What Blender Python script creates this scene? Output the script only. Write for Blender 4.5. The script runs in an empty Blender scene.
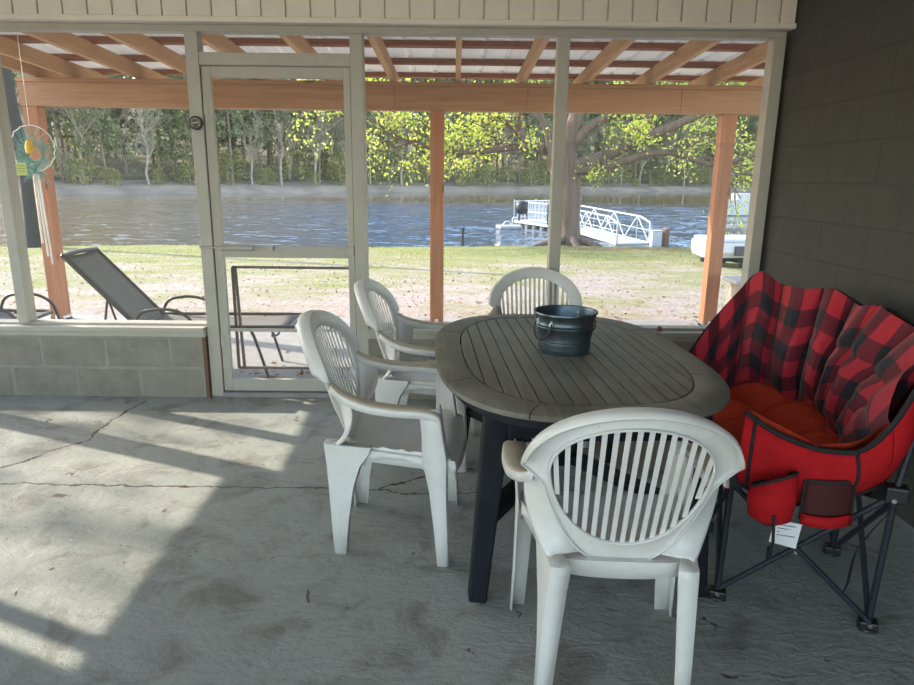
import bpy, bmesh, math, random
from math import sin, cos, pi, radians, sqrt
from mathutils import Vector, Matrix, noise
random.seed(7)
SC = bpy.context.scene
COL = SC.collection

# ------------------------------------------------------------------ helpers
class MB:
    """collects geometry for ONE mesh"""
    def __init__(self):
        self.v = []; self.f = []; self.uv = None; self.mi = []
    def add(self, vs, fs, uvs=None, m=0):
        o = len(self.v); self.v += [tuple(p) for p in vs]
        self.f += [tuple(i + o for i in f) for f in fs]
        self.mi += [m] * len(fs)
        if uvs is not None:
            if self.uv is None: self.uv = [(0, 0)] * o
            self.uv += uvs
        elif self.uv is not None:
            self.uv += [(0, 0)] * len(vs)
        return self
    def box(self, a, b, m=0):
        x0, y0, z0 = a; x1, y1, z1 = b
        vs = [(x0,y0,z0),(x1,y0,z0),(x1,y1,z0),(x0,y1,z0),(x0,y0,z1),(x1,y0,z1),(x1,y1,z1),(x0,y1,z1)]
        return self.add(vs, [(0,3,2,1),(4,5,6,7),(0,1,5,4),(1,2,6,5),(2,3,7,6),(3,0,4,7)], m=m)
    def hexa(self, vs, m=0):
        return self.add(vs, [(0,3,2,1),(4,5,6,7),(0,1,5,4),(1,2,6,5),(2,3,7,6),(3,0,4,7)], m=m)
    def bar(self, p, q, w, h, up=(0,0,1), m=0, w2=None, h2=None):
        p = Vector(p); q = Vector(q); d = (q - p).normalized(); up = Vector(up)
        s = d.cross(up)
        if s.length < 1e-4: s = d.cross(Vector((1,0,0)))
        s.normalize(); u = s.cross(d).normalized()
        w2 = w if w2 is None else w2; h2 = h if h2 is None else h2
        vs = []
        for c, ww, hh in ((p, w, h), (q, w2, h2)):
            for a, b in ((-1,-1),(1,-1),(1,1),(-1,1)):
                vs.append(c + s*a*ww/2 + u*b*hh/2)
        return self.add(vs, [(0,1,2,3),(7,6,5,4),(0,4,5,1),(1,5,6,2),(2,6,7,3),(3,7,4,0)], m=m)
    def tube(self, pts, r, n=8, m=0, caps=True):
        pts = [Vector(p) for p in pts]; k = len(pts)
        rs = r if isinstance(r, (list, tuple)) else [r]*k
        vs = []; ref = None
        for i, p in enumerate(pts):
            d = (pts[min(i+1,k-1)] - pts[max(i-1,0)]).normalized()
            if ref is None:
                ref = Vector((0,0,1)) if abs(d.z) < .9 else Vector((1,0,0))
            s = d.cross(ref)
            if s.length < 1e-5: s = d.orthogonal()
            s.normalize(); u = s.cross(d); ref = u
            for j in range(n):
                a = 2*pi*j/n; vs.append(p + (s*cos(a) + u*sin(a))*rs[i])
        fs = [(i*n+j, i*n+(j+1)%n, (i+1)*n+(j+1)%n, (i+1)*n+j) for i in range(k-1) for j in range(n)]
        if caps: fs += [tuple(range(n))[::-1], tuple((k-1)*n+j for j in range(n))]
        return self.add(vs, fs, m=m)
    def lathe(self, prof, c=(0,0,0), n=32, m=0, cap0=False, cap1=False):
        vs = [(c[0]+r*cos(2*pi*j/n), c[1]+r*sin(2*pi*j/n), c[2]+z) for r, z in prof for j in range(n)]
        k = len(prof)
        fs = [(i*n+j, i*n+(j+1)%n, (i+1)*n+(j+1)%n, (i+1)*n+j) for i in range(k-1) for j in range(n)]
        if cap0: fs.append(tuple(range(n))[::-1])
        if cap1: fs.append(tuple((k-1)*n+j for j in range(n)))
        return self.add(vs, fs, m=m)
    def grid(self, P, uv=None, m=0, closed=False):
        nu = len(P); nv = len(P[0]); vs = [p for row in P for p in row]
        fs = []
        for i in range(nu if closed else nu-1):
            for j in range(nv-1):
                a = i*nv+j; b = ((i+1)%nu)*nv+j
                fs.append((a, b, b+1, a+1))
        uvs = [q for row in uv for q in row] if uv else None
        return self.add(vs, fs, uvs, m)
    def build(self, name, mat, parent=None, smooth=None, bevel=0, solid=0, off=0, weld=False):
        me = bpy.data.meshes.new(name); me.from_pydata([tuple(p) for p in self.v], [], self.f)
        mats = mat if isinstance(mat, (list, tuple)) else [mat]
        for mm in mats: me.materials.append(mm)
        if len(mats) > 1: me.polygons.foreach_set('material_index', self.mi)
        if self.uv:
            l = me.uv_layers.new(name='UVMap')
            for lp in me.loops: l.data[lp.index].uv = self.uv[lp.vertex_index]
        if weld:
            bm = bmesh.new(); bm.from_mesh(me); bmesh.ops.remove_doubles(bm, verts=bm.verts, dist=1e-4); bm.to_mesh(me); bm.free()
        me.update()
        if smooth is not None:
            me.polygons.foreach_set('use_smooth', [True]*len(me.polygons))
            if smooth < 170: me.set_sharp_from_angle(angle=radians(smooth))
        o = bpy.data.objects.new(name, me); COL.objects.link(o)
        if parent is not None: o.parent = parent
        if solid:
            s = o.modifiers.new('Solid', 'SOLIDIFY'); s.thickness = solid; s.offset = off
        if bevel:
            b = o.modifiers.new('Bevel', 'BEVEL'); b.width = bevel; b.segments = 2; b.limit_method = 'ANGLE'; b.angle_limit = radians(40)
        return o

def tag(o, label=None, cat=None, group=None, kind=None):
    if label: o['label'] = label
    if cat: o['category'] = cat
    if group: o['group'] = group
    if kind: o['kind'] = kind
    return o
def empty(name, loc=(0,0,0), rz=0, label=None, cat=None, group=None):
    o = bpy.data.objects.new(name, None); o.empty_display_size = .1; COL.objects.link(o)
    o.location = loc; o.rotation_euler = (0,0,rz)
    return tag(o, label, cat, group)
def copy_tree(o, parent=None):
    c = o.copy(); COL.objects.link(c)
    if parent is not None: c.parent = parent
    for ch in list(o.children):
        if ch.name in COL.objects: copy_tree(ch, c)
    return c
def lerp(a, b, t): return tuple(x + (y-x)*t for x, y in zip(a, b))
def catmull(P, n):
    P = [Vector(p) for p in P]; out = []
    k = len(P)
    for i in range(k-1):
        p0 = P[max(i-1,0)]; p1 = P[i]; p2 = P[i+1]; p3 = P[min(i+2,k-1)]
        for s in range(n):
            t = s/n
            out.append(.5*((2*p1)+(p2-p0)*t+(2*p0-5*p1+4*p2-p3)*t*t+(3*p1-p0-3*p2+p3)*t**3))
    out.append(P[-1]); return out

# ------------------------------------------------------------------ materials
class NT:
    def __init__(s, name):
        s.m = bpy.data.materials.new(name); s.m.use_nodes = True; s.t = s.m.node_tree
        s.n = s.t.nodes; s.l = s.t.links; s.b = s.n['Principled BSDF']; s.out = s.n['Material Output']
    def new(s, typ, ins=None, **kw):
        nd = s.n.new(typ)
        for k, v in kw.items(): setattr(nd, k, v)
        if ins:
            for k, v in ins.items():
                if isinstance(v, bpy.types.NodeSocket): s.l.new(v, nd.inputs[k])
                else: nd.inputs[k].default_value = v
        return nd
    def math(s, op, a, b=0.0, c=None):
        ins = {0: a, 1: b}
        if c is not None: ins[2] = c
        return s.new('ShaderNodeMath', ins, operation=op).outputs[0]
    def vmath(s, op, a, b=None):
        nd = s.new('ShaderNodeVectorMath', {0: a} if b is None else {0: a, 1: b}, operation=op)
        return nd
    def noise(s, vec, scale, detail=4, rough=.5, dist=0):
        return s.new('ShaderNodeTexNoise', {'Vector': vec, 'Scale': scale, 'Detail': detail, 'Roughness': rough, 'Distortion': dist}).outputs[0]
    def ramp(s, fac, stops):
        r = s.new('ShaderNodeValToRGB', {0: fac}); cr = r.color_ramp
        while len(cr.elements) < len(stops): cr.elements.new(.5)
        for e, (p, c) in zip(cr.elements, stops):
            e.position = p; e.color = (c, c, c, 1) if isinstance(c, (int, float)) else (*c, 1)
        return r.outputs[0]
    def mix(s, fac, a, b):
        nd = s.n.new('ShaderNodeMix'); nd.data_type = 'RGBA'
        for idx, v in ((0, fac), (6, a), (7, b)):
            if isinstance(v, bpy.types.NodeSocket): s.l.new(v, nd.inputs[idx])
            else: nd.inputs[idx].default_value = v if idx == 0 else (*v, 1)
        return nd.outputs[2]
    def bump(s, h, strength=.3, dist=.01):
        nd = s.new('ShaderNodeBump', {'Strength': strength, 'Distance': dist, 'Height': h})
        s.l.new(nd.outputs[0], s.b.inputs['Normal']); return nd
    def set(s, **kw):
        for k, v in kw.items():
            k = {'col':'Base Color','rough':'Roughness','metal':'Metallic','spec':'Specular IOR Level'}.get(k, k)
            if isinstance(v, bpy.types.NodeSocket): s.l.new(v, s.b.inputs[k])
            elif k == 'Base Color': s.b.inputs[k].default_value = (*v, 1)
            else: s.b.inputs[k].default_value = v
    def obj(s): return s.new('ShaderNodeTexCoord').outputs['Object']
    def pos(s): return s.new('ShaderNodeNewGeometry').outputs['Position']

def mat_simple(name, col, rough=.6, metal=0, var=.12, scale=8, bump=.0, spec=.5):
    t = NT(name); o = t.obj()
    n = t.noise(o, scale, 5, .6)
    t.set(col=t.mix(t.ramp(n, [(.3,0),(.7,1)]), tuple(c*(1-var) for c in col), tuple(min(1,c*(1+var)) for c in col)), rough=rough, metal=metal, spec=spec)
    if bump: t.bump(t.noise(o, scale*6, 4), bump, .004)
    return t.m

def mat_wood(name, c1, c2, axis=0, scale=1, rough=.65, knots=True, gs=1):
    t = NT(name); o = t.obj()
    sc = [14*gs, 14*gs, 14*gs]; sc[axis] = .9
    v = t.vmath('MULTIPLY', o, tuple(x*scale for x in sc)).outputs[0]
    n = t.noise(v, 1.6, 6, .65, .6)
    col = t.mix(t.ramp(n, [(.3,0),(.7,1)]), c1, c2)
    if knots:
        sk = [9, 9, 9]; sk[axis] = 3
        vk = t.vmath('MULTIPLY', o, tuple(sk)).outputs[0]
        k = t.new('ShaderNodeTexVoronoi', {'Vector': vk, 'Scale': .55}).outputs['Distance']
        col = t.mix(t.ramp(k, [(.06,1),(.13,0)]), col, tuple(c*.4 for c in c1))
    t.set(col=col, rough=rough, spec=.3)
    t.bump(n, .25, .004)
    return t.m

def mat_screen(name, dens=.14, col=(.42,.42,.42)):
    t = NT(name)
    tr = t.new('ShaderNodeBsdfTransparent'); df = t.new('ShaderNodeBsdfDiffuse', {'Color': (*col, 1)})
    mx = t.new('ShaderNodeMixShader', {0: dens, 1: tr.outputs[0], 2: df.outputs[0]})
    t.l.new(mx.outputs[0], t.out.inputs[0]); return t.m

def mat_leaf(name, cols, trans=.5):
    t = NT(name); o = t.obj()
    n = t.noise(o, 1.3, 3, .7)
    r = t.new('ShaderNodeNewGeometry').outputs['Random Per Island']
    f = t.math('ADD', t.math('MULTIPLY', n, .5), t.math('MULTIPLY', r, .5))
    c = t.ramp(f, [(.25, cols[0]), (.5, cols[1]), (.75, cols[2])])
    df = t.new('ShaderNodeBsdfDiffuse', {'Color': c}); tl = t.new('ShaderNodeBsdfTranslucent', {'Color': c})
    mx = t.new('ShaderNodeMixShader', {0: trans, 1: df.outputs[0], 2: tl.outputs[0]})
    t.l.new(mx.outputs[0], t.out.inputs[0]); return t.m

M = {}
M['trim'] = mat_simple('painted_trim', (.43,.405,.35), .55, var=.07, scale=5, bump=.08)
M['siding'] = mat_simple('painted_siding', (.80,.74,.64), .6, var=.05, scale=4, bump=.08)
M['cedar'] = mat_wood('cedar_stained', (.29,.145,.072), (.42,.235,.13), 0)
M['cedar_y'] = mat_wood('cedar_rafter', (.42,.235,.12), (.58,.37,.21), 1)
M['cedar_z'] = mat_wood('cedar_post', (.30,.12,.055), (.44,.19,.095), 2)
M['purlin'] = mat_wood('purlin_wood', (.22,.085,.05), (.32,.13,.075), 0)
M['deadwood'] = mat_wood('weathered_plank', (.30,.22,.16), (.42,.32,.24), 2)
M['brownboard'] = mat_wood('brown_board', (.12,.07,.045), (.2,.12,.08), 2, knots=False)
M['screen'] = mat_screen('insect_screen', .11)
M['screen2'] = mat_screen('insect_screen_doubled', .22, (.36,.37,.40))
M['white_metal'] = mat_simple('white_painted_metal', (.82,.82,.82), .4, var=.03)
def m_roof():
    t = NT('ribbed_roof_sheet'); n = t.noise(t.pos(), 2, 4)
    c = t.mix(n, (.84,.83,.80), (.90,.89,.87))
    df = t.new('ShaderNodeBsdfDiffuse', {'Color': c}); tl = t.new('ShaderNodeBsdfTranslucent', {'Color': c})
    mx = t.new('ShaderNodeMixShader', {0: .20, 1: df.outputs[0], 2: tl.outputs[0]})  # translucency added to the metal sheets to brighten their underside
    t.l.new(mx.outputs[0], t.out.inputs[0]); return t.m
M['roof'] = m_roof()
M['darkmetal'] = mat_simple('dark_metal', (.022,.026,.036), .5, var=.2, spec=.3)
M['bronze'] = mat_simple('bronze_frame', (.075,.06,.05), .4, var=.15)
M['guard'] = mat_simple('brown_guard_tube', (.13,.09,.07), .5)
M['black_plastic'] = mat_simple('black_plastic', (.012,.012,.014), .45)
M['chrome'] = mat_simple('steel_pin', (.7,.7,.7), .25, 1)
M['closer'] = mat_simple('closer_tube', (.42,.40,.35), .4)
M['bucket'] = mat_simple('galvanised_bucket', (.10,.13,.155), .38, .75, var=.35, scale=14)
M['tablemetal'] = mat_simple('table_black_wood', (.010,.012,.018), .6, var=.3, scale=10, bump=.1, spec=.2)
M['red'] = mat_simple('red_fabric', (.40,.010,.014), .8, var=.15, scale=20, bump=.3, spec=.15)
M['seat_red'] = mat_simple('faded_red_fabric', (.44,.045,.02), .85, var=.2, scale=9, bump=.3, spec=.15)
M['piping'] = mat_simple('black_piping', (.012,.010,.012), .8)
M['dark_net'] = mat_simple('dark_net', (.05,.004,.006), .8)
M['label'] = mat_simple('care_label', (.75,.76,.78), .6, var=.03)
M['ink'] = mat_simple('ink', (.1,.1,.12), .7)
M['yellow'] = mat_simple('yellow_plastic', (.85,.50,.03), .4)
M['teal'] = mat_simple('teal_net', (.18,.42,.38), .6)
M['card'] = mat_simple('yellow_green_card', (.50,.56,.16), .6)
M['silver'] = mat_simple('silver_rod', (.75,.74,.70), .4, .3)
M['dial'] = mat_simple('dial_face', (.05,.05,.05), .4)
M['white_paint'] = mat_simple('white_paint_dock', (.52,.53,.55), .45, var=.03)
M['grill'] = mat_simple('grill_black', (.02,.02,.022), .4)
M['grey_top'] = mat_simple('grey_weathered_top', (.42,.40,.38), .7)
M['navy'] = mat_simple('dark_window', (.03,.03,.045), .3)
M['tyre'] = mat_simple('tyre_rubber', (.02,.02,.02), .7)
M['pile'] = mat_simple('brown_pile', (.22,.12,.08), .8)

def m_sling():
    t = NT('woven_sling'); o = t.obj()
    w = t.new('ShaderNodeTexWave', {'Vector': o, 'Scale': 60.0}, bands_direction='X').outputs[1]
    t.set(col=t.mix(w, (.13,.12,.105), (.18,.165,.15)), rough=.8); return t.m
M['sling'] = m_sling()

def m_plastic():
    t = NT('white_resin'); o = t.obj()
    n = t.noise(o, 5, 5, .7); n2 = t.noise(o, 60, 3, .6)
    c = t.mix(t.ramp(n, [(.35,0),(.75,1)]), (.66,.65,.635), (.57,.55,.51))
    c = t.mix(t.ramp(n2, [(.68,0),(.76,1)]), c, (.50,.45,.38))
    t.set(col=c, rough=.38, spec=.5); t.bump(n2, .06, .002); return t.m
M['resin'] = m_plastic()
M['resin_aged'] = mat_simple('aged_resin', (.50,.43,.33), .5, var=.12, scale=12)

def m_tabletop():
    t = NT('weathered_teak'); o = t.obj()
    v = t.vmath('MULTIPLY', o, (16,1.3,16)).outputs[0]
    n = t.noise(v, 2.2, 7, .7, .5); b = t.noise(o, 3, 4, .6)
    c = t.mix(t.ramp(n, [(.3,0),(.72,1)]), (.105,.10,.08), (.20,.192,.155))
    c = t.mix(t.ramp(b, [(.45,0),(.7,.6)]), c, (.26,.25,.215))
    t.set(col=c, rough=.5, spec=.4); t.bump(n, .35, .003); return t.m
M['teak'] = m_tabletop()

def m_floor():
    t = NT('painted_concrete_floor'); p = t.pos()
    big = t.noise(p, .8, 5, .6); mid = t.noise(p, 4.5, 6, .65, .6); fine = t.noise(p, 26, 5, .7)
    c = t.mix(t.ramp(big, [(.35,0),(.7,1)]), (.27,.285,.26), (.35,.355,.315))
    c = t.mix(t.ramp(mid, [(.33,.8),(.5,0)]), c, (.165,.16,.135))
    c = t.mix(t.ramp(fine, [(.55,0),(.7,.35)]), c, (.15,.14,.115))
    c = t.mix(t.ramp(t.noise(p, 9, 6, .7, 1.2), [(.60,0),(.68,.5)]), c, (.36,.35,.31))
    # chipped spots
    spot = t.ramp(t.noise(t.vmath('ADD', p, (5,3,0)).outputs[0], 7.5, 6, .66, .9), [(.655,0),(.675,1)])
    c = t.mix(spot, c, (.10,.075,.055))
    # cracks: distance to a few real crack lines
    wob = t.new('ShaderNodeTexNoise', {'Vector': p, 'Scale': 6.0, 'Detail': 5.0, 'Roughness': .65})
    w = t.vmath('MULTIPLY', t.vmath('SUBTRACT', wob.outputs['Color'], (.5,.5,.5)).outputs[0], (.12,.12,0)).outputs[0]
    q = t.vmath('MULTIPLY', t.vmath('ADD', p, w).outputs[0], (1,1,0)).outputs[0]
    segs = CRACKS
    dist = None
    for a, b in segs:
        ba = Vector((b[0]-a[0], b[1]-a[1], 0))
        pa = t.vmath('SUBTRACT', q, (a[0], a[1], 0)).outputs[0]
        dt = t.vmath('DOT_PRODUCT', pa, tuple(ba/ba.length_squared)).outputs['Value']
        cl = t.new('ShaderNodeClamp', {0: dt}).outputs[0]
        pr = t.new('ShaderNodeVectorMath', {0: tuple(ba), 3: cl}, operation='SCALE').outputs[0]
        d = t.vmath('DISTANCE', pa, pr).outputs['Value']
        dist = d if dist is None else t.math('MINIMUM', dist, d)
    width = t.math('ADD', t.math('MULTIPLY', t.noise(p, 5, 4, .7), .020), -.0062)
    edge = t.math('SUBTRACT', dist, width)
    crack = t.ramp(t.math('ADD', edge, .5), [(.4995,1),(.504,0)])
    c = t.mix(crack, c, (.065,.045,.035))
    t.set(col=c, rough=.62, spec=.3)
    ridg = t.noise(t.vmath('MULTIPLY', t.vmath('ADD', p, w).outputs[0], (3,9,1)).outputs[0], 2.2, 5, .6, 1.0)
    h = t.math('ADD', t.math('ADD', mid, t.math('MULTIPLY', ridg, .8)), t.math('MULTIPLY', fine, .3))
    h = t.math('SUBTRACT', h, t.math('MULTIPLY', t.math('MAXIMUM', crack, spot), .5))
    t.bump(h, .45, .022); return t.m
CRACKS = [((-3.6,2.86),(-2.3,2.88)),((-2.3,2.88),(-1.2,2.87)),((-1.2,2.87),(-.45,2.86)),((-.45,2.86),(-.1,2.82)),((-.1,2.82),(.9,2.84)),
          ((-2.35,2.88),(-2.15,3.12)),((-2.15,3.12),(-1.98,3.40)),((-1.98,3.40),(-2.0,3.75)),((-2.0,3.75),(-1.96,4.05)),
          ((-2.35,2.88),(-2.6,2.72)),((-.32,2.86),(-.08,3.05)),((-.08,3.05),(.1,3.1))]
M['floor'] = m_floor()

def m_block(name, c1, c2, mortar, bumpv=.4, off=(0,0,0), axes='xz', mort=.012, glossy=.8):
    t = NT(name); p = t.vmath('ADD', t.pos(), off).outputs[0]
    s = t.new('ShaderNodeSeparateXYZ', {0: p})
    v = t.new('ShaderNodeCombineXYZ', {0: s.outputs[0 if axes[0]=='x' else 1], 1: s.outputs[2]}).outputs[0]
    br = t.new('ShaderNodeTexBrick', {'Vector': v, 'Color1': (0,0,0,1), 'Color2': (1,1,1,1), 'Mortar': (.5,.5,.5,1), 'Scale': 1.0, 'Mortar Size': mort, 'Mortar Smooth': .3, 'Bias': 0.0, 'Brick Width': .41, 'Row Height': .2})
    n = t.noise(p, 6, 6, .7); f = t.noise(p, 60, 4, .7)
    c = t.mix(t.ramp(n, [(.3,0),(.7,1)]), c1, c2)
    c = t.mix(t.math('MULTIPLY', br.outputs[0], .25), c, c2)
    c = t.mix(t.math('MULTIPLY', br.outputs[1], t.ramp(t.noise(p, 5, 5, .7), [(.35,.25),(.65,1)])), c, mortar)
    t.set(col=c, rough=glossy, spec=.3)
    h = t.math('SUBTRACT', t.math('MULTIPLY', f, .3), br.outputs[1])
    t.bump(h, bumpv, .006); return t.m
M['block'] = m_block('bare_block', (.20,.18,.145), (.31,.285,.24), (.33,.31,.275), .5, (.17,0,.005))
M['darkblock'] = m_block('dark_painted_block', (.046,.046,.041), (.064,.063,.056), (.040,.040,.037), .45, (0,.12,.005), 'yz', .006, .65)

def m_plaid():
    t = NT('buffalo_plaid'); uv = t.new('ShaderNodeTexCoord').outputs['UV']
    s = t.new('ShaderNodeSeparateXYZ', {0: uv}); c = .15
    def stripe(x):
        return t.ramp(t.math('PINGPONG', t.math('ADD', x, 10.0), c/1.0), [(0,0),(.001,0)]) if 0 else t.math('GREATER_THAN', t.math('FRACT', t.math('DIVIDE', t.math('ADD', x, 15.0), c)), .5)
    a = stripe(s.outputs[0]); b = stripe(s.outputs[1])
    o = t.obj(); n = t.noise(o, 12, 4, .6)
    c1 = t.mix(a, (.40,.016,.032), (.11,.007,.017)); c2 = t.mix(a, (.125,.008,.018), (.012,.011,.016))
    col = t.mix(b, c1, c2)
    col = t.mix(t.math('MULTIPLY', n, .05), col, (.25,.2,.2))
    t.set(col=col, rough=.8, spec=.2); t.bump(t.noise(o, 16, 4, .6), .4, .012)
    t.b.inputs['Sheen Weight'].default_value = .15
    return t.m
M['plaid'] = m_plaid()

def m_ground():
    t = NT('lawn_and_sand'); p = t.pos(); s = t.new('ShaderNodeSeparateXYZ', {0: p})
    y = s.outputs[1]; x = s.outputs[0]
    n = t.noise(p, .55, 5, .6); nm = t.noise(p, 2.6, 6, .7); nf = t.noise(p, 22, 5, .75); st = t.noise(t.vmath('MULTIPLY', p, (.55,1.2,1)).outputs[0], 1.1, 6, .7)
    sand = t.mix(t.ramp(nf, [(.35,0),(.6,1)]), (.23,.17,.14), (.44,.375,.34))
    grass = t.mix(t.ramp(nf, [(.35,0),(.65,1)]), (.16,.165,.05), (.29,.28,.12))
    # grass grows thicker towards the water
    g = t.math('ADD', t.math('MULTIPLY', t.math('SUBTRACT', y, 11.5), .055), t.math('MULTIPLY', t.math('SUBTRACT', st, .5), 1.9))
    g = t.math('ADD', g, t.math('MULTIPLY', t.math('SUBTRACT', nm, .5), .9))
    gf = t.ramp(t.math('ADD', g, .5), [(.22,0),(.74,1)])
    c = t.mix(gf, sand, grass)
    # leaf litter round the oak
    d = t.vmath('DISTANCE', p, (4.6, 19.4, -.3)).outputs['Value']
    lit = t.ramp(t.math('ADD', t.math('MULTIPLY', d, .14), t.math('MULTIPLY', nm, .6)), [(.50,1),(.70,0)])
    c = t.mix(t.math('MULTIPLY', lit, .8), c, (.18,.09,.055))
    c = t.mix(t.ramp(t.noise(p, 11, 5, .7), [(.60,0),(.68,.55)]), c, (.17,.11,.075))
    t.set(col=c, rough=.95, spec=.1); t.bump(nf, .5, .03); return t.m
M['ground'] = m_ground()

def m_slab():
    t = NT('porch_concrete'); p = t.pos(); n = t.noise(p, 2.5, 6, .65); f = t.noise(p, 30, 4)
    t.set(col=t.mix(t.ramp(n, [(.3,0),(.7,1)]), (.24,.225,.215), (.34,.33,.32)), rough=.85, spec=.2); t.bump(f, .3, .005); return t.m
M['slab'] = m_slab()

def m_water():
    t = NT('pond_water'); p = t.pos(); s = t.new('ShaderNodeSeparateXYZ', {0: p})
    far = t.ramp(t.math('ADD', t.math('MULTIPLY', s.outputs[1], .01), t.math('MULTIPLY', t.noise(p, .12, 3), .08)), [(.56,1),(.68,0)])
    v = t.vmath('MULTIPLY', p, (.75,1.5,1)).outputs[0]
    def nz(sc, det): return t.vmath('SUBTRACT', t.new('ShaderNodeTexNoise', {'Vector': v, 'Scale': sc, 'Detail': det, 'Roughness': .6}).outputs['Color'], (.5,.5,.5)).outputs[0]
    w = t.vmath('ADD', nz(1.1, 3), t.vmath('MULTIPLY', nz(4.5, 2), (.7,.7,0)).outputs[0]).outputs[0]
    # wind ruffles the near water, the far margin lies calmer
    k = t.math('ADD', t.math('MULTIPLY', far, 1.0), .035)
    gust = t.ramp(t.noise(t.vmath('MULTIPLY', p, (.05,.25,1)).outputs[0], 1.0, 3), [(.3,.8),(.6,1)])
    k = t.math('MULTIPLY', k, gust)
    w = t.new('ShaderNodeVectorMath', {0: w, 3: k}, operation='SCALE').outputs[0]
    w = t.vmath('ADD', t.vmath('MULTIPLY', w, (1.0,1.0,0)).outputs[0], (0,0,1)).outputs[0]
    nn = t.vmath('NORMALIZE', w).outputs[0]
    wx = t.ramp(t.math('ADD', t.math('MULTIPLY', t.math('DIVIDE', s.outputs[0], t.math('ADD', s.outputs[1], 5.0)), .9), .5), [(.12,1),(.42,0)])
    t.set(col=t.mix(wx, t.mix(far, (.10,.075,.045), (.045,.075,.14)), (.13,.095,.055)), rough=.05, spec=.5, **{'IOR': 1.33})  # near blue stands in for sky reflection, put into the base colour
    t.l.new(nn, t.b.inputs['Normal']); return t.m
M['water'] = m_water()
M['bank'] = mat_simple('far_bank_soil', (.30,.225,.165), .95, var=.35, scale=.25)
M['forestfloor'] = mat_simple('forest_floor', (.20,.17,.10), .95, var=.3, scale=.3)
M['bark'] = mat_wood('oak_bark', (.10,.068,.052), (.20,.145,.115), 2, .5, .9, False)
M['pinebark'] = mat_simple('pine_bark', (.22,.17,.135), .9, var=.3, scale=3)
M['greybark'] = mat_simple('pale_bark', (.36,.30,.24), .9, var=.3, scale=3)
M['oakleaf'] = mat_leaf('oak_leaf', [(.38,.46,.07), (.58,.64,.12), (.68,.64,.18)], .6)
M['pineleaf'] = mat_leaf('pine_needles', [(.14,.18,.09), (.26,.29,.15), (.38,.38,.22)], .5)
M['budleaf'] = mat_leaf('spring_leaf', [(.28,.30,.11), (.44,.42,.21), (.46,.37,.28)], .5)
M['shrubleaf'] = mat_leaf('shrub_leaf', [(.17,.17,.08), (.32,.32,.13), (.48,.44,.18)], .45)
M['litter'] = mat_leaf('dry_leaf', [(.16,.07,.035), (.26,.12,.06), (.34,.2,.11)], .2)

# ------------------------------------------------------------------ the porch room
def S(o, label, cat='building part'): return tag(o, label, cat, kind='structure')
XL, XR, Y0 = -3.9, 1.93, 4.15
S(MB().box((XL-.2,-2.6,-.14),(XR+.2,4.36,0)).build('floor', M['floor']), 'grey green painted concrete floor with cracks and chips', 'floor')
S(MB().box((XL-.2,-2.6,2.75),(XR+.2,4.36,2.85)).build('ceiling', mat_simple('ceiling_paint', (.85,.83,.78), .7)), 'painted board ceiling above the screened room', 'ceiling')
S(MB().box((XR,-2.6,0),(XR+.2,4.34,2.75)).build('wall_right', M['darkblock']), 'dark grey painted block wall behind the plaid loveseat', 'wall')
S(MB().box((XL,4.165,0),(-1.58,4.34,.40)).build('wall_front', M['block']), 'low bare concrete block wall left of the screen door', 'wall')
S(MB().box((-.54,4.165,0),(XR,4.34,.40)).build('wall_front', M['block']), 'low bare concrete block wall behind the table', 'wall')
S(MB().box((XL-.17,2.86,0),(XL,4.34,.40)).box((XL-.17,.6,0),(XL,2.86,2.75)).box((XL-.17,-2.6,0),(XL,.6,.4)).box((XL-.17,-2.6,2.21),(XL,.6,2.75)).box((XL-.17,2.86,2.21),(XL,4.34,2.75)).build('wall_left', M['block']), 'block wall on the left with a screened opening', 'wall')  # unseen gap behind the camera, added to let more light in
# siding band over the screens
mb = MB(); x = XL
while x < XR-.008:
    x1 = min(x+.131, XR-.006)
    mb.box((x, 4.135, 2.272), (x1, 4.16, 2.75)); x += .140
mb.box((XL,4.158,2.272),(XR-.006,4.20,2.75))
S(mb.build('wall_front', M['siding'], bevel=.003), 'cream vertical board siding above the screens', 'wall')
S(MB().box((XL,4.115,2.243),(XR-.004,4.2,2.272)).build('trim_1', M['siding'], bevel=.004), 'cream ledge along the bottom of the board siding', 'trim')
S(MB().box((XL,4.19,2.205),(XR-.02,4.28,2.243)).build('trim_2', M['trim'], bevel=.003), 'long header rail along the top of the screens', 'trim')
def sill(x0, x1, n, lab):
    mb = MB().box((x0,4.13,.437),(x1,4.36,.466)).box((x0,4.15,.402),(x1,4.35,.437)).box((x0,4.20,.466),(x1,4.27,.480))
    S(mb.build('trim_%d'%n, M['trim'], bevel=.004), lab, 'sill')
sill(XL, -1.575, 3, 'painted sill board on the block wall left of the door')
sill(-.54, XR-.02, 4, 'painted sill board on the block wall behind the table')
STUD = [(-3.98,-3.87,0,'corner stud at the far left end of the screens'), (-2.765,-2.70,.48,'narrow stud nearest the left edge beside the reclined lounger'),
        (-1.572,-1.496,0,'stud carrying the round thermometer left of the screen door'), (-.618,-.543,0,'stud on the latch side of the screen door'),
        (.59,.66,.48,'stud behind the white chair at the head of the table'), (1.84,1.91,.466,'end stud against the dark block wall')]
for i, (a, b, z, lab) in enumerate(STUD):
    y1 = 4.28 if i else 4.33
    S(MB().box((a,4.185,z),(b,y1,2.205)).build('trim_%d'%(5+i), M['trim'], bevel=.004), lab, 'trim')
S(MB().box((-1.496,4.19,2.025),(-.618,4.28,2.095)).build('trim_11', M['trim'], bevel=.004), 'cross rail above the screen door', 'trim')
S(MB().box((-1.496,4.17,-.02),(-.618,4.32,.028)).build('trim_12', M['slab']), 'threshold under the screen door', 'trim')
S(MB().box((-1.597,4.155,.0),(-1.575,4.20,.402)).build('trim_13', M['brownboard']), 'brown stained edge board at the end of the left block wall', 'trim')
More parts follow.
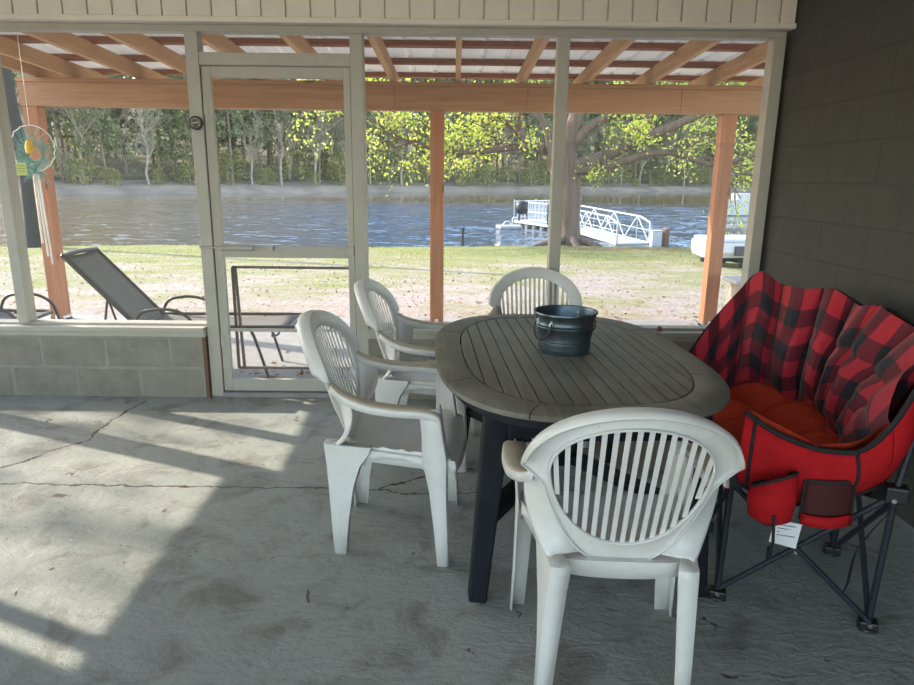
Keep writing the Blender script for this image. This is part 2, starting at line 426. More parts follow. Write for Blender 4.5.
# left wall framing
S(MB().box((XL-.12,2.86,.40),(XL+.02,4.2,.46)).build('trim_14', M['trim']), 'sill of the left side screen', 'sill')
S(MB().box((XL-.09,2.965,.46),(XL-.03,3.025,2.21)).build('trim_15', M['trim']), 'stud in the left side screen', 'trim')
# screens
BAYS = [(-3.87,-2.765,.48,'insect screen in the leftmost bay'), (-2.70,-1.572,.48,'insect screen between the narrow stud and the door'),
        (-.543,.59,.48,'insect screen right of the door, behind the white chairs')]
for i, (a, b, z, lab) in enumerate(BAYS):
    S(MB().add([(a,4.262,z),(b,4.262,z),(b,4.262,2.205),(a,4.262,2.205)], [(0,1,2,3)]).build('window_%d'%(i+1), M['screen']), lab, 'screen')
S(MB().add([(-1.496,4.262,2.095),(-.618,4.262,2.095),(-.618,4.262,2.205),(-1.496,4.262,2.205)], [(0,1,2,3)]).build('window_4', M['screen']), 'narrow insect screen above the door', 'screen')
S(MB().add([(.66,4.262,1.60),(1.84,4.262,1.60),(1.84,4.262,2.205),(.66,4.262,2.205)], [(0,1,2,3)]).build('window_5', M['screen']), 'upper insect screen in the right bay', 'screen')
S(MB().add([(.66,4.266,.48),(1.84,4.266,.48),(1.84,4.266,1.625),(.66,4.266,1.625)], [(0,1,2,3)]).build('window_6', M['screen2']), 'hazier doubled insect screen in the lower right bay', 'screen')
S(MB().add([(XL-.06,2.86,.46),(XL-.06,4.19,.46),(XL-.06,4.19,2.21),(XL-.06,2.86,2.21)], [(0,1,2,3)]).build('window_7', M['screen']), 'insect screen in the left wall', 'screen')

# screen door
d = empty('door_1', (-1.072,4.235,.03), 0); S(d, 'grey painted wooden screen door standing closed', 'door')
def dbox(a, b, mb=None): return (mb or MB()).box((a[0]+1.072,a[1]-4.235,a[2]-.03),(b[0]+1.072,b[1]-4.235,b[2]-.03))
ya, yb = 4.20, 4.235
dbox((-1.492,ya,.034),(-1.438,yb,2.018)).build('stile', M['trim'], d, bevel=.003)
dbox((-.662,ya,.034),(-.622,yb,2.018)).build('stile', M['trim'], d, bevel=.003)
dbox((-1.4375,ya,1.958),(-.6625,yb,2.018)).build('top_rail', M['trim'], d, bevel=.003)
dbox((-1.4375,ya,.905),(-.6625,yb,.978)).build('middle_rail', M['trim'], d, bevel=.003)
dbox((-1.4375,ya,.034),(-.6625,yb,.112)).build('bottom_rail', M['trim'], d, bevel=.003)
dbox((-1.4375,ya+.01,.428),(-.6625,yb-.01,.448)).build('cross_bar', M['trim'], d)
mb = MB()
for z0, z1 in ((.112,.428),(.448,.905),(.978,1.958)):
    a, b = -1.438+1.072, -.662+1.072
    mb.add([(a,.012,z0-.03),(b,.012,z0-.03),(b,.012,z1-.03),(a,.012,z1-.03)], [(0,1,2,3)])
mb.build('screen_panel', M['screen'], d)
c = MB(); Z = .965-.03
c.tube([(-.37,-.062,Z),(-.17,-.062,Z)], .016, 12).tube([(-.17,-.062,Z),(-.08,-.062,Z)], .006, 8).tube([(-.50,-.06,Z+.005),(-.37,-.06,Z)], .006, 8)
c.box((-.10,-.066,Z-.015),(-.05,-.035,Z+.012))
c.build('door_closer', M['closer'], d, smooth=40)
c = MB().box((.411,-.06,.945-.03-.02),(.449,-.0352,.945-.03+.035)).bar((.36,-.05,.945-.03),(.42,-.05,.945-.03),.014,.01)
c.build('latch', M['closer'], d, bevel=.002)
g = MB(); y = .075
for p, q in (((-.352,.80),(.405,.80)),((.405,.80),(.405,.13)),((-.352,.80),(-.352,.13)),((-.352,.13),(.405,.13)),((-.335,.80),(-.315,.13))):
    g.bar((p[0],y,p[1]),(q[0],y,q[1]),.016,.016, up=(0,1,0))
g.build('guard_frame', M['guard'], d)
for z in (.30,1.72): MB().box((-.42,-.040,z),(-.395,-.0352,z+.07)).build('hinge', M['closer'], d)

# round thermometer
t = empty('thermometer', (-1.535,4.185,1.70), 0, 'round black thermometer on the stud left of the screen door', 'thermometer')
MB().tube([(0,0,0),(0,-.022,0)], .040, 24).build('case', M['black_plastic'], t, smooth=40, bevel=.003)
dl = MB().tube([(0,-.0222,0),(0,-.0235,0)], .031, 24).build('dial', M['dial'], t, smooth=40)
mk = MB()
for k in range(11):
    a = radians(-40+k*26); mk.bar((.022*cos(a),-.0241,.022*sin(a)),(.028*cos(a),-.0241,.028*sin(a)),.002,.001, up=(0,1,0))
mk.bar((-.018,-.0245,-.002),(.018,-.0245,.004),.003,.001, up=(0,1,0))
mk.build('pointer_and_marks', M['silver'], dl)
k = MB().lathe([(.0,0),(.016,0),(.018,.01),(.014,.028),(0,.034)], (0,0,0), 12).build('sill_knob', mat_simple('reddish_knob', (.22,.09,.08), .6), smooth=40)
k.location = (1.31,4.175,.466); tag(k, 'small reddish brown knob on the sill behind the table', 'knob')

# ------------------------------------------------------------------ lean-to porch outside
S(MB().box((-5.2,4.36,-.30),(3.6,7.25,-.10)).build('porch_slab', M['slab']), 'concrete slab of the lean-to outside the screens', 'floor')
SL = .040; zr = lambda y: 2.305 + SL*(7.0-y)
for x, lab in ((-4.16,'leftmost cedar porch post, behind the reclined lounger'), (-.18,'middle cedar porch post, right of the screen door'), (2.70,'right cedar porch post in front of the white boat')):
    p = empty('porch_post', (x,7.0,-.1), 0, lab, 'post', 'cedar posts under the lean-to beam')
    MB().box((-.07,-.07,.02),(.07,.07,2.14)).build('post_shaft', M['cedar_z'], p, bevel=.006)
    MB().box((-.074,-.074,0),(-.066,.074,.05)).box((.066,-.074,0),(.074,.074,.05)).box((-.074,-.074,0),(.074,.074,.018)).box((-.02,-.078,.0),(.02,-.0705,.06)).build('base_bracket', M['chrome'], p)
bm_ = empty('porch_beam', (0,7.0,2.04), 0, 'long cedar beam across the three porch posts', 'beam')
mb = MB()
for a, b in ((-4.25,-2.55),(-2.548,-.60),(-.598,.70),(.702,2.20),(2.202,3.6)): mb.box((a,-.075,.0),(b,.075,.222))
mb.build('beam_board', M['cedar'], bm_, bevel=.003)
MB().box((-4.25,-.085,.2225),(3.6,.085,.262)).build('top_plate', M['cedar'], bm_, bevel=.003)
RX = [-4.06,-3.72,-3.09,-2.52,-1.88,-1.25,-.62,.02,.65,1.27,1.89,2.50,3.12]
ORD = ['end','first','second','third','fourth','fifth','sixth','seventh','eighth','ninth','tenth','eleventh','twelfth']
for i, x in enumerate(RX):
    r = empty('rafter', (x,7.0,2.305), 0, 'cedar rafter under the ribbed roof, %s' % ('at the far left end' if i == 0 else ORD[i]+' one in from the left end rafter'), 'rafter', 'cedar rafters of the lean-to roof')
    w = .024; y0, y1 = 4.36-7.0, .62
    vs = [(-w,y0,-SL*y0),(w,y0,-SL*y0),(w,y1,-SL*y1),(-w,y1,-SL*y1)]
    vs += [(a,b,c+.135) for a,b,c in vs]
    MB().hexa(vs).build('rafter_board', M['cedar_y'], r, bevel=.003)
for j, (y, nm) in enumerate(((4.70,'nearest the house'),(5.42,'second from the house'),(6.15,'third from the house'),(6.86,'above the beam'),(7.55,'outermost, beyond the beam'))):
    z = zr(y)+.1415
    p = MB().box((-4.1,-.06,0),(3.62,.06,.044)).build('purlin', M['purlin'], bevel=.002)
    p.location = (0,y,z); tag(p, 'red brown roof purlin laid across the rafters, '+nm, 'purlin', 'purlins of the lean-to roof')
# ribbed sheets
rs = empty('metal_roof', (0,7.0,2.4895), 0, 'pale ribbed metal sheets roofing the lean-to', 'roof')
xs = []; x = -4.22
prof = []
while x < 3.66:
    prof += [(x,0),(x+.085,0),(x+.095,.018),(x+.13,.018),(x+.14,0)]
    x += .229
for k in range(9):
    a, b = k*20, min(len(prof), (k+1)*20+1)
    seg = prof[a:b]
    if len(seg) < 2: continue
    P = [[(px, yy, pz +.006 - SL*yy + .002*(k%2)) for yy in (4.37-7.0, -1.2, 0, .85)] for px, pz in seg]
    MB().grid(P).build('roof_sheet', M['roof'], rs, solid=.002)
sc = MB()
for px in [q[0] for q in prof[::5]]:
    for yy in (5.42,6.15,6.86,7.55):
        for dx in (-.02,.03):
            sc.tube([(px+dx,yy-7.0-.052,-.012-SL*(yy-7)),(px+dx,yy-7.0-.052,-.002-SL*(yy-7))], .008, 6)
sc.build('roof_screws', M['darkmetal'], rs)

# hanging wind chime with hoop
w = empty('wind_chime', (-3.14,5.2,1.9), 0, 'hoop wind chime with teal netting hanging by the left stud', 'wind chime')
hoop = [(.165*cos(2*pi*k/32), .01*sin(3*k), -.32+.165*sin(2*pi*k/32)) for k in range(33)]
MB().tube(hoop, .004, 6, caps=False).build('hoop', M['silver'], w, smooth=60)
net = MB(); rr = random.Random(3)
for k in range(90):
    a = rr.uniform(0,2*pi); b = a+rr.uniform(1.2,2.6)
    net.tube([(.16*cos(a),0,-.32+.16*sin(a)),(.05*cos((a+b)/2),.02,-.36+.05*sin((a+b)/2)),(.12*cos(b),0,-.34+.12*sin(b))], .0014, 3, caps=False)
for k in range(100):
    a = rr.uniform(0,2*pi); e = rr.uniform(-1,1); L = rr.uniform(.04,.12)
    net.tube([(0,0,-.48),(L*cos(a),L*sin(a)*.6,-.48+L*e)], .0016, 3, caps=False)
net.build('teal_netting', M['teal'], w)
MB().tube([(0,0,.52),(0,0,-.155)], .002, 5).build('cord', M['silver'], w)
MB().lathe([(0,.0),(.024,.008),(.03,.04),(.022,.085),(.0,.10)], (-.005,-.03,-.36), 14).build('yellow_bead', M['yellow'], w, smooth=50)
hc = MB().box((-.15,-.03,-.515),(-.045,-.026,-.425)).build('hanging_card', M['card'], w)
cm = MB()
for k in range(3): cm.bar((-.145,-.0315,-.445-.02*k),(-.06,-.0315,-.445-.02*k),.003,.001, up=(0,1,0))
cm.build('card_lines', M['ink'], hc)
for dx, L in ((-.03,1.02),(.0,1.12),(.028,1.18)):
    MB().tube([(dx*.6,0,-.50),(dx+.01,.0,-L)], .007, 8).build('chime_tube', M['silver'], w, smooth=60)

# loungers
def arm_loop(mb, sx, y, h=.20, L=.50, x0=-.02):
    pts = [(x0, y, -.02), (x0+.06,y,.10), (x0+.16,y,h-.03), (x0+.30,y,h), (x0+.42,y,h-.03), (x0+L,y,.06), (x0+L+.03,y,-.05)]
    mb.tube(catmull(pts, 5), .011, 8)
def lounger(loc, rz, lab, seatlen=1.12, backlen=.71, ang=47.5, name='sun_lounger', cat='sun lounger', tail=True):
    r = empty(name, loc, rz, lab, cat)
    W = .245; H = .40
    s = MB()
    P = [[(seatlen*i/12, -W+.02+(2*W-.04)*j/8, H-.012*sin(pi*j/8)-.02*sin(pi*i/12)) for j in range(9)] for i in range(13)]
    s.grid(P).build('seat_sling', M['sling'], r, smooth=60, solid=.004)
    a = radians(ang); d = (-cos(a), sin(a))
    P = [[(d[0]*backlen*i/10, -W+.02+(2*W-.04)*j/8, H+d[1]*backlen*i/10-.015*sin(pi*j/8)) for j in range(9)] for i in range(11)]
    MB().grid(P).build('back_sling', M['sling'], r, smooth=60, solid=.004)
    f = MB()
    for sy in (-1,1):
        f.tube(catmull([(-.06,sy*W,H),(seatlen-.08,sy*W,H),(seatlen,sy*W*.92,H-.01)],4), .014, 8)
    f.tube([(seatlen,-W*.92,H-.01),(seatlen,W*.92,H-.01)], .014, 8)
    f.tube([(.0,-W,H-.01),(.0,W,H-.01)], .012, 8)
    f.build('seat_frame', M['bronze'], r, smooth=60)
    b = MB()
    b.tube(catmull([(0,-W,H),(d[0]*backlen*.9,-W,H+d[1]*backlen*.9),(d[0]*backlen,-W*.85,H+d[1]*backlen),(d[0]*backlen,W*.85,H+d[1]*backlen),(d[0]*backlen*.9,W,H+d[1]*backlen*.9),(0,W,H)],6), .017, 8)
    b.build('back_frame', M['bronze'], r, smooth=60)
    st = MB()
    for sy in (-1,1):
        q = (d[0]*backlen*.42, sy*W*.96, H+d[1]*backlen*.42)
        st.tube([q,(d[0]*backlen*.62,sy*W*.96,.13)], .009, 6); st.tube([q,(d[0]*.1,sy*W*.96,.10)], .008, 6)
    st.tube([(d[0]*backlen*.62,-W*.96,.13),(d[0]*backlen*.62,W*.96,.13)], .009, 6)
    st.build('back_prop', M['bronze'], r, smooth=60)
    for sy in (-1,1):
        am = MB(); 
        pts = [(-.16,sy*(W+.03),.02),(-.06,sy*(W+.03),.22),(.02,sy*(W+.03),H+.08),(.15,sy*(W+.03),H+.135),(.30,sy*(W+.03),H+.125),(.40,sy*(W+.03),H+.06),(.44,sy*(W+.03),H-.04),(.45,sy*(W+.03),H-.1)]
        am.tube(catmull(pts,5), .012, 8); am.build('armrest', M['bronze'], r, smooth=60)
    for sy in (-1,1):
        MB().tube(catmull([(seatlen-.30,sy*W,H-.01),(seatlen-.26,sy*W,H-.10),(seatlen-.18,sy*W,.02),(seatlen-.18,sy*W*.97,0.0)],4), .012, 8).build('leg', M['bronze'], r, smooth=60)
        MB().tube([(-.16,sy*(W+.03),.03),(-.20,sy*(W+.02),.0)], .012, 8).build('leg', M['bronze'], r, smooth=60)
    u = MB(); u.tube(catmull([(seatlen-.12,-W*.9,H-.02),(seatlen-.16,-W*.5,H-.10),(seatlen-.14,0,H-.11),(seatlen-.16,W*.5,H-.10),(seatlen-.12,W*.9,H-.02)],4), .009, 6)
    u.build('stretcher', M['bronze'], r, smooth=60)
    return r
lounger((-2.36,5.14,-.1), radians(2), 'bronze framed sling lounger with raised back outside the left screen')
lounger((-3.72,5.20,-.1), radians(3), 'second sling chair mostly out of view, its curved arms left of the post', 42/100, .72, 62, 'patio_chair', 'outdoor chair')

# bench right
b = empty('wooden_bench', (3.05,6.55,-.1), 0, 'weathered wooden bench outside beyond the right porch post', 'bench')
MB().box((-.36,-.20,.535),(.6,.2,.575)).build('seat', M['grey_top'], b, bevel=.012)
for xx in (-.22,.45):
    MB().bar((xx-.02,0,.534),(xx-.10,0,0),.30,.05, up=(1,0,0)).build('leg', M['deadwood'], b)

# dead leaves on the slab
lf = MB(); rr = random.Random(11)
def leafquad(mb, c, s, flat=False, rnd=rr):
    if flat: u = Vector((rnd.gauss(0,1),rnd.gauss(0,1),rnd.gauss(0,.25))).normalized(); v = u.cross(Vector((rnd.gauss(0,.3),rnd.gauss(0,.3),1))).normalized()
    else:
        u = Vector((rnd.gauss(0,1),rnd.gauss(0,1),rnd.gauss(0,1))).normalized(); v = u.orthogonal().normalized()
        v = (v*cos(rnd.uniform(0,pi)) + u.cross(v)*sin(rnd.uniform(0,pi))).normalized()
    c = Vector(c); s *= rnd.uniform(.6,1.3)
    mb.add([c-u*s, c-v*s*.55, c+u*s, c+v*s*.55], [(0,1,2,3)])
for k in range(150):
    x = rr.gauss(-1.1,.45); y = rr.uniform(4.42,5.1)
    leafquad(lf, (x,y,-.088), rr.uniform(.015,.04), True)
for k in range(260): leafquad(lf, (rr.uniform(-5,3.4), rr.uniform(5,7.2), -.088), rr.uniform(.015,.035), True)
tag(lf.build('dead_leaves', M['litter']), 'brown dead leaves scattered on the slab outside the door', 'leaves', kind='stuff')

# ------------------------------------------------------------------ grounds
def gz(x, y):
    z = -.14
    if y > 8: z -= .024*(y-8)
    edge = bank_y(x)
    if y > edge-.4: z -= .42*min(1.0, (y-edge+.4)/.9)**1.5
    return z
def bank_y(x): return 18.6 + .12*(x if abs(x) < 25 else math.copysign(25,x)) + .25*sin(x*.7)
P = []
xs = [-70,-45,-30]+[-22+i*.8 for i in range(65)]+[34,45,70]
ys = [-40,-20,-8,-2,2,7.4]+[8+i*.5 for i in range(28)]+[22.2,22.8,23.5,24.5,26]
for x in xs: P.append([(x,y,max(gz(x,y),-1.2)+.02*noise.noise((x*.8,y*.8,0))-(.35 if (-5.1<x<3.5 and y<7.3) else 0)) for y in ys])
S(MB().grid(P).build('lawn', M['ground'], smooth=180), 'sandy lawn sloping down to the pond', 'ground')
WZ = -.72
S(MB().add([(-220,14,WZ),(220,14,WZ),(220,230,WZ),(-220,230,WZ)], [(0,1,2,3)]).build('pond', M['water']), 'rippled pond behind the lawn', 'pond')
# grass tufts
gr = MB(); rr = random.Random(5)
for k in range(30000):
    y = 8.0+(rr.random()**.75)*11.5; x = rr.uniform(-14,12)*(.35+y/20)
    if y > bank_y(x)-.1: continue
    if noise.noise((x*.35,y*.9,2)) + (y-13)*.07 < rr.uniform(-.25,.35): continue
    h = rr.uniform(.015,.04); a = rr.uniform(0,pi); w_ = .012+.006*rr.random(); z = gz(x,y)
    dx, dy = cos(a)*w_, sin(a)*w_; lx, ly = rr.gauss(0,.02), rr.gauss(0,.02)
    gr.add([(x-dx,y-dy,z-.01),(x+dx,y+dy,z-.01),(x+lx,y+ly,z+h)], [(0,1,2)])
M['grassblade'] = mat_leaf('grass_blade', [(.26,.29,.07),(.38,.39,.14),(.48,.44,.25)], .5)
tag(gr.build('grass_tufts', M['grassblade']), 'short yellow green grass growing on the lawn', 'grass', kind='stuff')
lt = MB()
for k in range(5000):
    y = 7.4+(rr.random()**1.3)*9; x = rr.uniform(-12,10)*(.4+y/20)
    leafquad(lt, (x,y,gz(x,y)+.008), rr.uniform(.012,.03), True)
tag(lt.build('leaf_litter', M['litter']), 'dry leaf litter strewn over the sandy ground beyond the slab', 'leaves', kind='stuff')

# far shore
SH = [(-170,38),(-75,58),(-43,74),(-20,92),(0,112),(30,132),(75,160),(120,176),(190,185)]
def shore(x):
    for (a,b),(c,d) in zip(SH, SH[1:]):
        if a <= x <= c: return b+(d-b)*(x-a)/(c-a)
    return SH[0][1] if x < SH[0][0] else SH[-1][1]
P = []
for i in range(150):
    x = -150+i*2.2; s0 = shore(x); n = .5*noise.noise((x*.13,0,0)); n2 = .35*noise.noise((x*.5,3,0))
    P.append([(x, s0-2+n*2, WZ-.3),(x, s0+n*2, WZ+.12),(x,s0+1.2+n*2,-.25+n2*.5),(x,s0+2.6+n,.05+n*.3+n2*.5),(x,s0+6,.22),(x,s0+12,.9)])
S(MB().grid(P).build('far_bank', M['bank'], smooth=180), 'pale eroded soil bank on the far side of the pond', 'bank')
P = [[(-150+i*6, shore(-150+i*6)+11, .88),(-150+i*6, shore(-150+i*6)+40, 4),(-150+i*6, shore(-150+i*6)+75, 12),(-150+i*6, shore(-150+i*6)+95, 17)] for i in range(56)]
S(MB().grid(P).build('forest_floor', M['forestfloor'], smooth=180), 'forest floor rising behind the far bank', 'ground')

# trees
def branch(mb, p, d, L, r, depth, rnd, tips, n=5, spread=.6, curl=.25, nb=3, up=.1):
    pts = [Vector(p)]; d = Vector(d).normalized(); k = 4
    for i in range(k):
        d = (d + Vector((rnd.gauss(0,curl),rnd.gauss(0,curl),rnd.gauss(0,curl)+up))*.5).normalized()
        pts.append(pts[-1]+d*L/k)
    mb.tube(pts, [r*(1-.55*i/k) for i in range(k+1)], n, caps=False)
    if depth == 0: tips.append((pts[-1], d)); tips.append((pts[2], d)); return
    for j in range(nb):
        t = rnd.uniform(.35,1); q = pts[min(k,int(t*k)+0)]
        dd = (d + Vector((rnd.gauss(0,spread),rnd.gauss(0,spread),rnd.gauss(0,spread*.6)))).normalized()
        branch(mb, q, dd, L*rnd.uniform(.55,.75), r*.5, depth-1, rnd, tips, max(3,n-1), spread, curl, nb, up)

def pine(seed, H):
    rn = random.Random(seed); tr = MB(); lv = MB()
    lean = rn.gauss(0,.02)
    tr.tube([(lean*z, .01*z*sin(z), z) for z in [H*i/7 for i in range(8)]], [.19*(1-.75*i/7) for i in range(8)], 6)
    z = H*rn.uniform(.22,.45)
    while z < H:
        L = (1-(z/H)**1.6)*H*.17+.5
        for b in range(rn.randint(2,4)):
            a = rn.uniform(0,2*pi); e = (lean*z+cos(a)*L, sin(a)*L, z+rn.uniform(-.2,.5))
            tr.tube([(lean*z,0,z),e], [.04,.015], 3, caps=False)
            for k in range(34):
                t_ = rn.uniform(.3,1.08); c = (lean*z+cos(a)*L*t_+rn.gauss(0,.28), sin(a)*L*t_+rn.gauss(0,.28), z+(e[2]-z)*t_+rn.gauss(0,.22))
                leafquad(lv, c, .27, rnd=rn)
        z += rn.uniform(.45,.8)
    return tr, lv
def hardwood(seed, H, nl=900):
    rn = random.Random(seed); tr = MB(); lv = MB(); tips = []
    pts = [(rn.gauss(0,.12)*i, rn.gauss(0,.1)*i, H*.6*i/5) for i in range(6)]
    tr.tube(pts, [.20*(1-.4*i/5) for i in range(6)], 6)
    for i in range(2,6):
        for k in range(3):
            a = rn.uniform(0,2*pi)
            branch(tr, pts[i], (cos(a)*.7,sin(a)*.7,rn.uniform(.5,1.2)), H*.22, .08, 2, rn, tips, 4, .55, .2, 4, .25)
    for k in range(nl):
        p, dd = rn.choice(tips); leafquad(lv, p+Vector((rn.gauss(0,.3),rn.gauss(0,.3),rn.gauss(0,.3))), .11, rnd=rn)
    return tr, lv
def shrub(seed, H):
    rn = random.Random(seed); tr = MB(); lv = MB()
    for k in range(6):
        a = rn.uniform(0,2*pi); tr.tube([(0,0,0),(cos(a)*.3,sin(a)*.3,H*.5),(cos(a)*.9,sin(a)*.9,H*.85)], [.05,.035,.01], 4, caps=False)
    for k in range(900):
        a = rn.uniform(0,2*pi); z = H*rn.random()**.8; R_ = 1.9*sqrt(max(.02,1-(z/H*1.0-.35)**2*1.9))*rn.random()**.5*(1+.35*sin(3*a+seed))
        leafquad(lv, (cos(a)*R_,sin(a)*R_,z), .14, rnd=rn)
    return tr, lv
def make_proto(kind, seed, H):
    f, mt, ml, nm = {'pine':(pine,'pinebark','pineleaf','pine_tree'),'hard':(hardwood,'greybark','budleaf','hardwood_tree'),'shrub':(shrub,'greybark','shrubleaf','shoreline_shrub')}[kind]
    tr, lv = f(seed, H); r = empty(nm, (0,0,0))
    tr.build('trunk', M[mt], r, smooth=60); lv.build('foliage', M[ml], r)
    return r
protos = {'pine': [make_proto('pine', s, h) for s, h in ((1,19),(2,16),(3,21),(4,17))],
          'hard': [make_proto('hard', s, h) for s, h in ((11,15),(12,17),(13,13))],
          'shrub': [make_proto('shrub', s, h) for s, h in ((21,3.6),(22,4.6),(23,2.8))]}
LAB = {'pine': ('tall dark green pine standing in the far shore forest','tree','pines across the pond'),
       'hard': ('pale trunked budding hardwood in the far shore forest','tree','hardwoods across the pond'),
       'shrub': ('yellow green shrub along the top of the far bank','shrub','shrubs on the far bank')}
used = set(); rr = random.Random(42)
def place(kind, x, y, z, sc):
    i = rr.randrange(len(protos[kind])); p = protos[kind][i]
    o = p if (kind,i) not in used else copy_tree(p)
    used.add((kind,i)); o.location = (x,y,z); o.rotation_euler = (0,0,rr.uniform(0,6.28)); o.scale = (sc,sc,sc*rr.uniform(.95,1.1))
    tag(o, *LAB[kind])
def visx(y): return -.68*y-6, .66*y+6
def row(kind, off, spacing, jit, sc0, sc1, zf):
    x = -110.0
    while x < 150:
        y = shore(x)+off+rr.uniform(-jit,jit); a, b = visx(y)
        if a < x < b: place(kind, x, y, zf(off), rr.uniform(sc0,sc1))
        # even spacing as seen along the slanting shore
        x += spacing*rr.uniform(.6,1.4)
zf = lambda off: .2 if off < 9 else .80+max(0,(off-11))*.10+max(0,off-40)*.12
row('shrub', 5, 4.2, 2.2, .45, 1.3, zf)
row('shrub', 12, 4.6, 3, .9, 1.9, zf)
row('pine', 7, 5.6, 2.5, .8, 1.05, zf)
row('hard', 6.5, 4.6, 2, .8, 1.1, zf)
row('hard', 14, 4.0, 3, .9, 1.3, zf)
row('pine', 17, 3.8, 3, .95, 1.25, zf)
row('pine', 26, 4.2, 3, 1.2, 1.6, zf)
row('pine', 40, 4.4, 4, 1.4, 1.8, zf)
row('pine', 58, 5.5, 5, 1.7, 2.2, zf)
row('hard', 34, 6, 4, 1.4, 1.8, zf)

# the oak by the water
rn = random.Random(9)
oak = empty('oak_tree', (3.5,20.5,-.45), 0, 'large leaning oak with spreading yellow green branches by the gangway', 'tree')
O = Vector((3.5,20.5,-.45)); tb = MB(); tips = []
def W(x, y, z): return Vector((x,y,z)) - O
def limb(pts, r0, r1, n=8, nb=8, L=1.5, twig=.035):
    cp = catmull([W(*p) for p in pts], 5); k = len(cp)-1
    tb.tube(cp, [r0+(r1-r0)*(i/k)**.8 for i in range(k+1)], n)
    for j in range(nb):
        i = rn.randint(int(k*.3), k); q = cp[i]; d = (cp[min(k,i+1)]-cp[max(0,i-1)]).normalized()
        dd = (d*.7+Vector((rn.gauss(0,.5),rn.gauss(0,.6),rn.gauss(.15,.5)))).normalized()
        branch(tb, q, dd, L*rn.uniform(.6,1.2), twig, 2, rn, tips, 5, .5, .25, 3, .05)
tb.tube(catmull([W(3.52,20.5,-.62),W(3.50,20.5,-.35),W(3.44,20.5,.2),W(3.40,20.5,1.0),W(3.36,20.5,1.75),W(3.30,20.5,2.4),W(3.50,20.5,3.2),W(3.65,20.6,4.4),W(3.4,20.8,6.2)],4),
        [.55,.46,.41,.37,.35,.33,.32,.32,.32,.33,.35,.36,.34,.34,.31,.3,.28,.27,.26,.25,.24,.24,.23,.22,.21,.2,.19,.18,.17,.16,.15,.14,.12][:33], 12)
for a in range(7):
    t_ = a*.9+.3; tb.tube([W(3.5,20.5,-.2),W(3.5+.55*cos(t_),20.5+.55*sin(t_),-.44),W(3.5+1.1*cos(t_),20.5+1.1*sin(t_),-.60)],[.12,.10,.04],6)
limb([(3.42,20.5,1.75),(4.1,20.3,1.95),(4.83,20.2,2.31),(5.5,20.0,2.62),(6.0,19.9,2.83),(6.9,19.7,3.25),(8.0,19.5,3.9)], .24, .09, 10, 9)
limb([(5.0,20.2,2.4),(5.4,20.3,2.9),(5.9,20.4,3.5),(6.3,20.4,4.2)], .11, .05, 7, 5)
limb([(3.42,20.4,1.62),(4.2,20.1,1.72),(4.9,19.9,1.95),(5.45,19.8,2.12),(6.2,19.7,2.16),(6.8,19.5,1.95),(7.3,19.5,1.85),(8.4,19.3,2.15),(9.5,19.3,2.7)], .14, .05, 8, 9)
limb([(3.36,20.5,2.35),(3.9,20.4,2.9),(4.5,20.2,3.2),(5.2,20.0,3.7)], .2, .08, 8, 5)
limb([(3.34,20.6,2.0),(2.9,20.6,2.15),(2.63,20.6,2.25),(2.2,20.6,2.35),(1.3,20.5,2.24),(.43,20.4,2.15),(-.45,20.2,2.2),(-1.4,20.0,2.4),(-2.2,19.8,2.8)], .17, .045, 8, 12)
limb([(2.55,20.6,2.27),(2.1,20.5,2.5),(1.6,20.4,2.92),(1.1,20.3,3.25),(.4,20.2,3.9)], .17, .07, 8, 5)
limb([(1.9,20.5,2.6),(1.95,20.5,3.0),(1.7,20.5,3.6)], .13, .06, 7, 3)
limb([(3.2,20.5,1.2),(2.85,20.4,1.75),(2.7,20.4,2.6),(2.4,20.4,3.3)], .15, .09, 8, 2)
limb([(1.3,20.4,3.15),(.2,20.2,2.5),(-.4,20.0,2.15),(-1.2,19.9,2.45),(-1.9,19.8,2.75),(-2.7,19.6,3.1)], .07, .05, 6, 9)
limb([(3.5,20.6,4.2),(1.5,20.0,4.7),(-1,19.4,4.7),(-3.2,19.0,4.3)], .14, .05, 7, 12)
limb([(3.6,20.6,4.4),(5.5,20.2,5.0),(8,19.8,4.8),(10.5,19.4,4.2)], .14, .05, 7, 12)
limb([(3.5,20.8,5.6),(2.5,21,7.2),(1.2,21.2,8.4)], .12, .05, 6, 8)
limb([(3.5,20.8,5.6),(5,21,7.0),(6.6,21.2,8.0)], .12, .05, 6, 8)
tb.build('trunk', M['bark'], oak, smooth=60)
lv = MB()
for k in range(17000):
    p, dd = rn.choice(tips)
    q = Vector(p)+Vector((rn.gauss(0,.16),rn.gauss(0,.16),rn.gauss(0,.14)))
    leafquad(lv, q, .055, rnd=rn)
lv.build('foliage', M['oakleaf'], oak)

# broken dark tree trunk at the left
dt = empty('dead_tree', (-10.2,16.5,-.42), 0, 'dark bare tree trunk by the water behind the left post', 'tree')
MB().tube(catmull([(0,0,-.1),(.02,0,.9),(.02,0,1.7),(-.1,0,3),(-.2,0,5),(-.3,0,9)],3), [.26,.23,.21,.2,.2,.19,.18,.16,.15,.15,.14,.14,.13,.12,.11,.1], 9).build('trunk', mat_simple('dark_bark',(.045,.038,.035),.9), dt, smooth=60)

# shade tree left of the house
for i, (x, y, H, sd, lab) in enumerate(((-15.8,8.9,12.5,37,'tall budding tree growing left of the house'),)):
    tr, lv = hardwood(sd, H, 1300); r = empty('shade_tree', (x,y,-.3), 0, lab, 'tree')
    tr.build('trunk', M['greybark'], r, smooth=60)
    lv.build('foliage', M['oakleaf'], r)

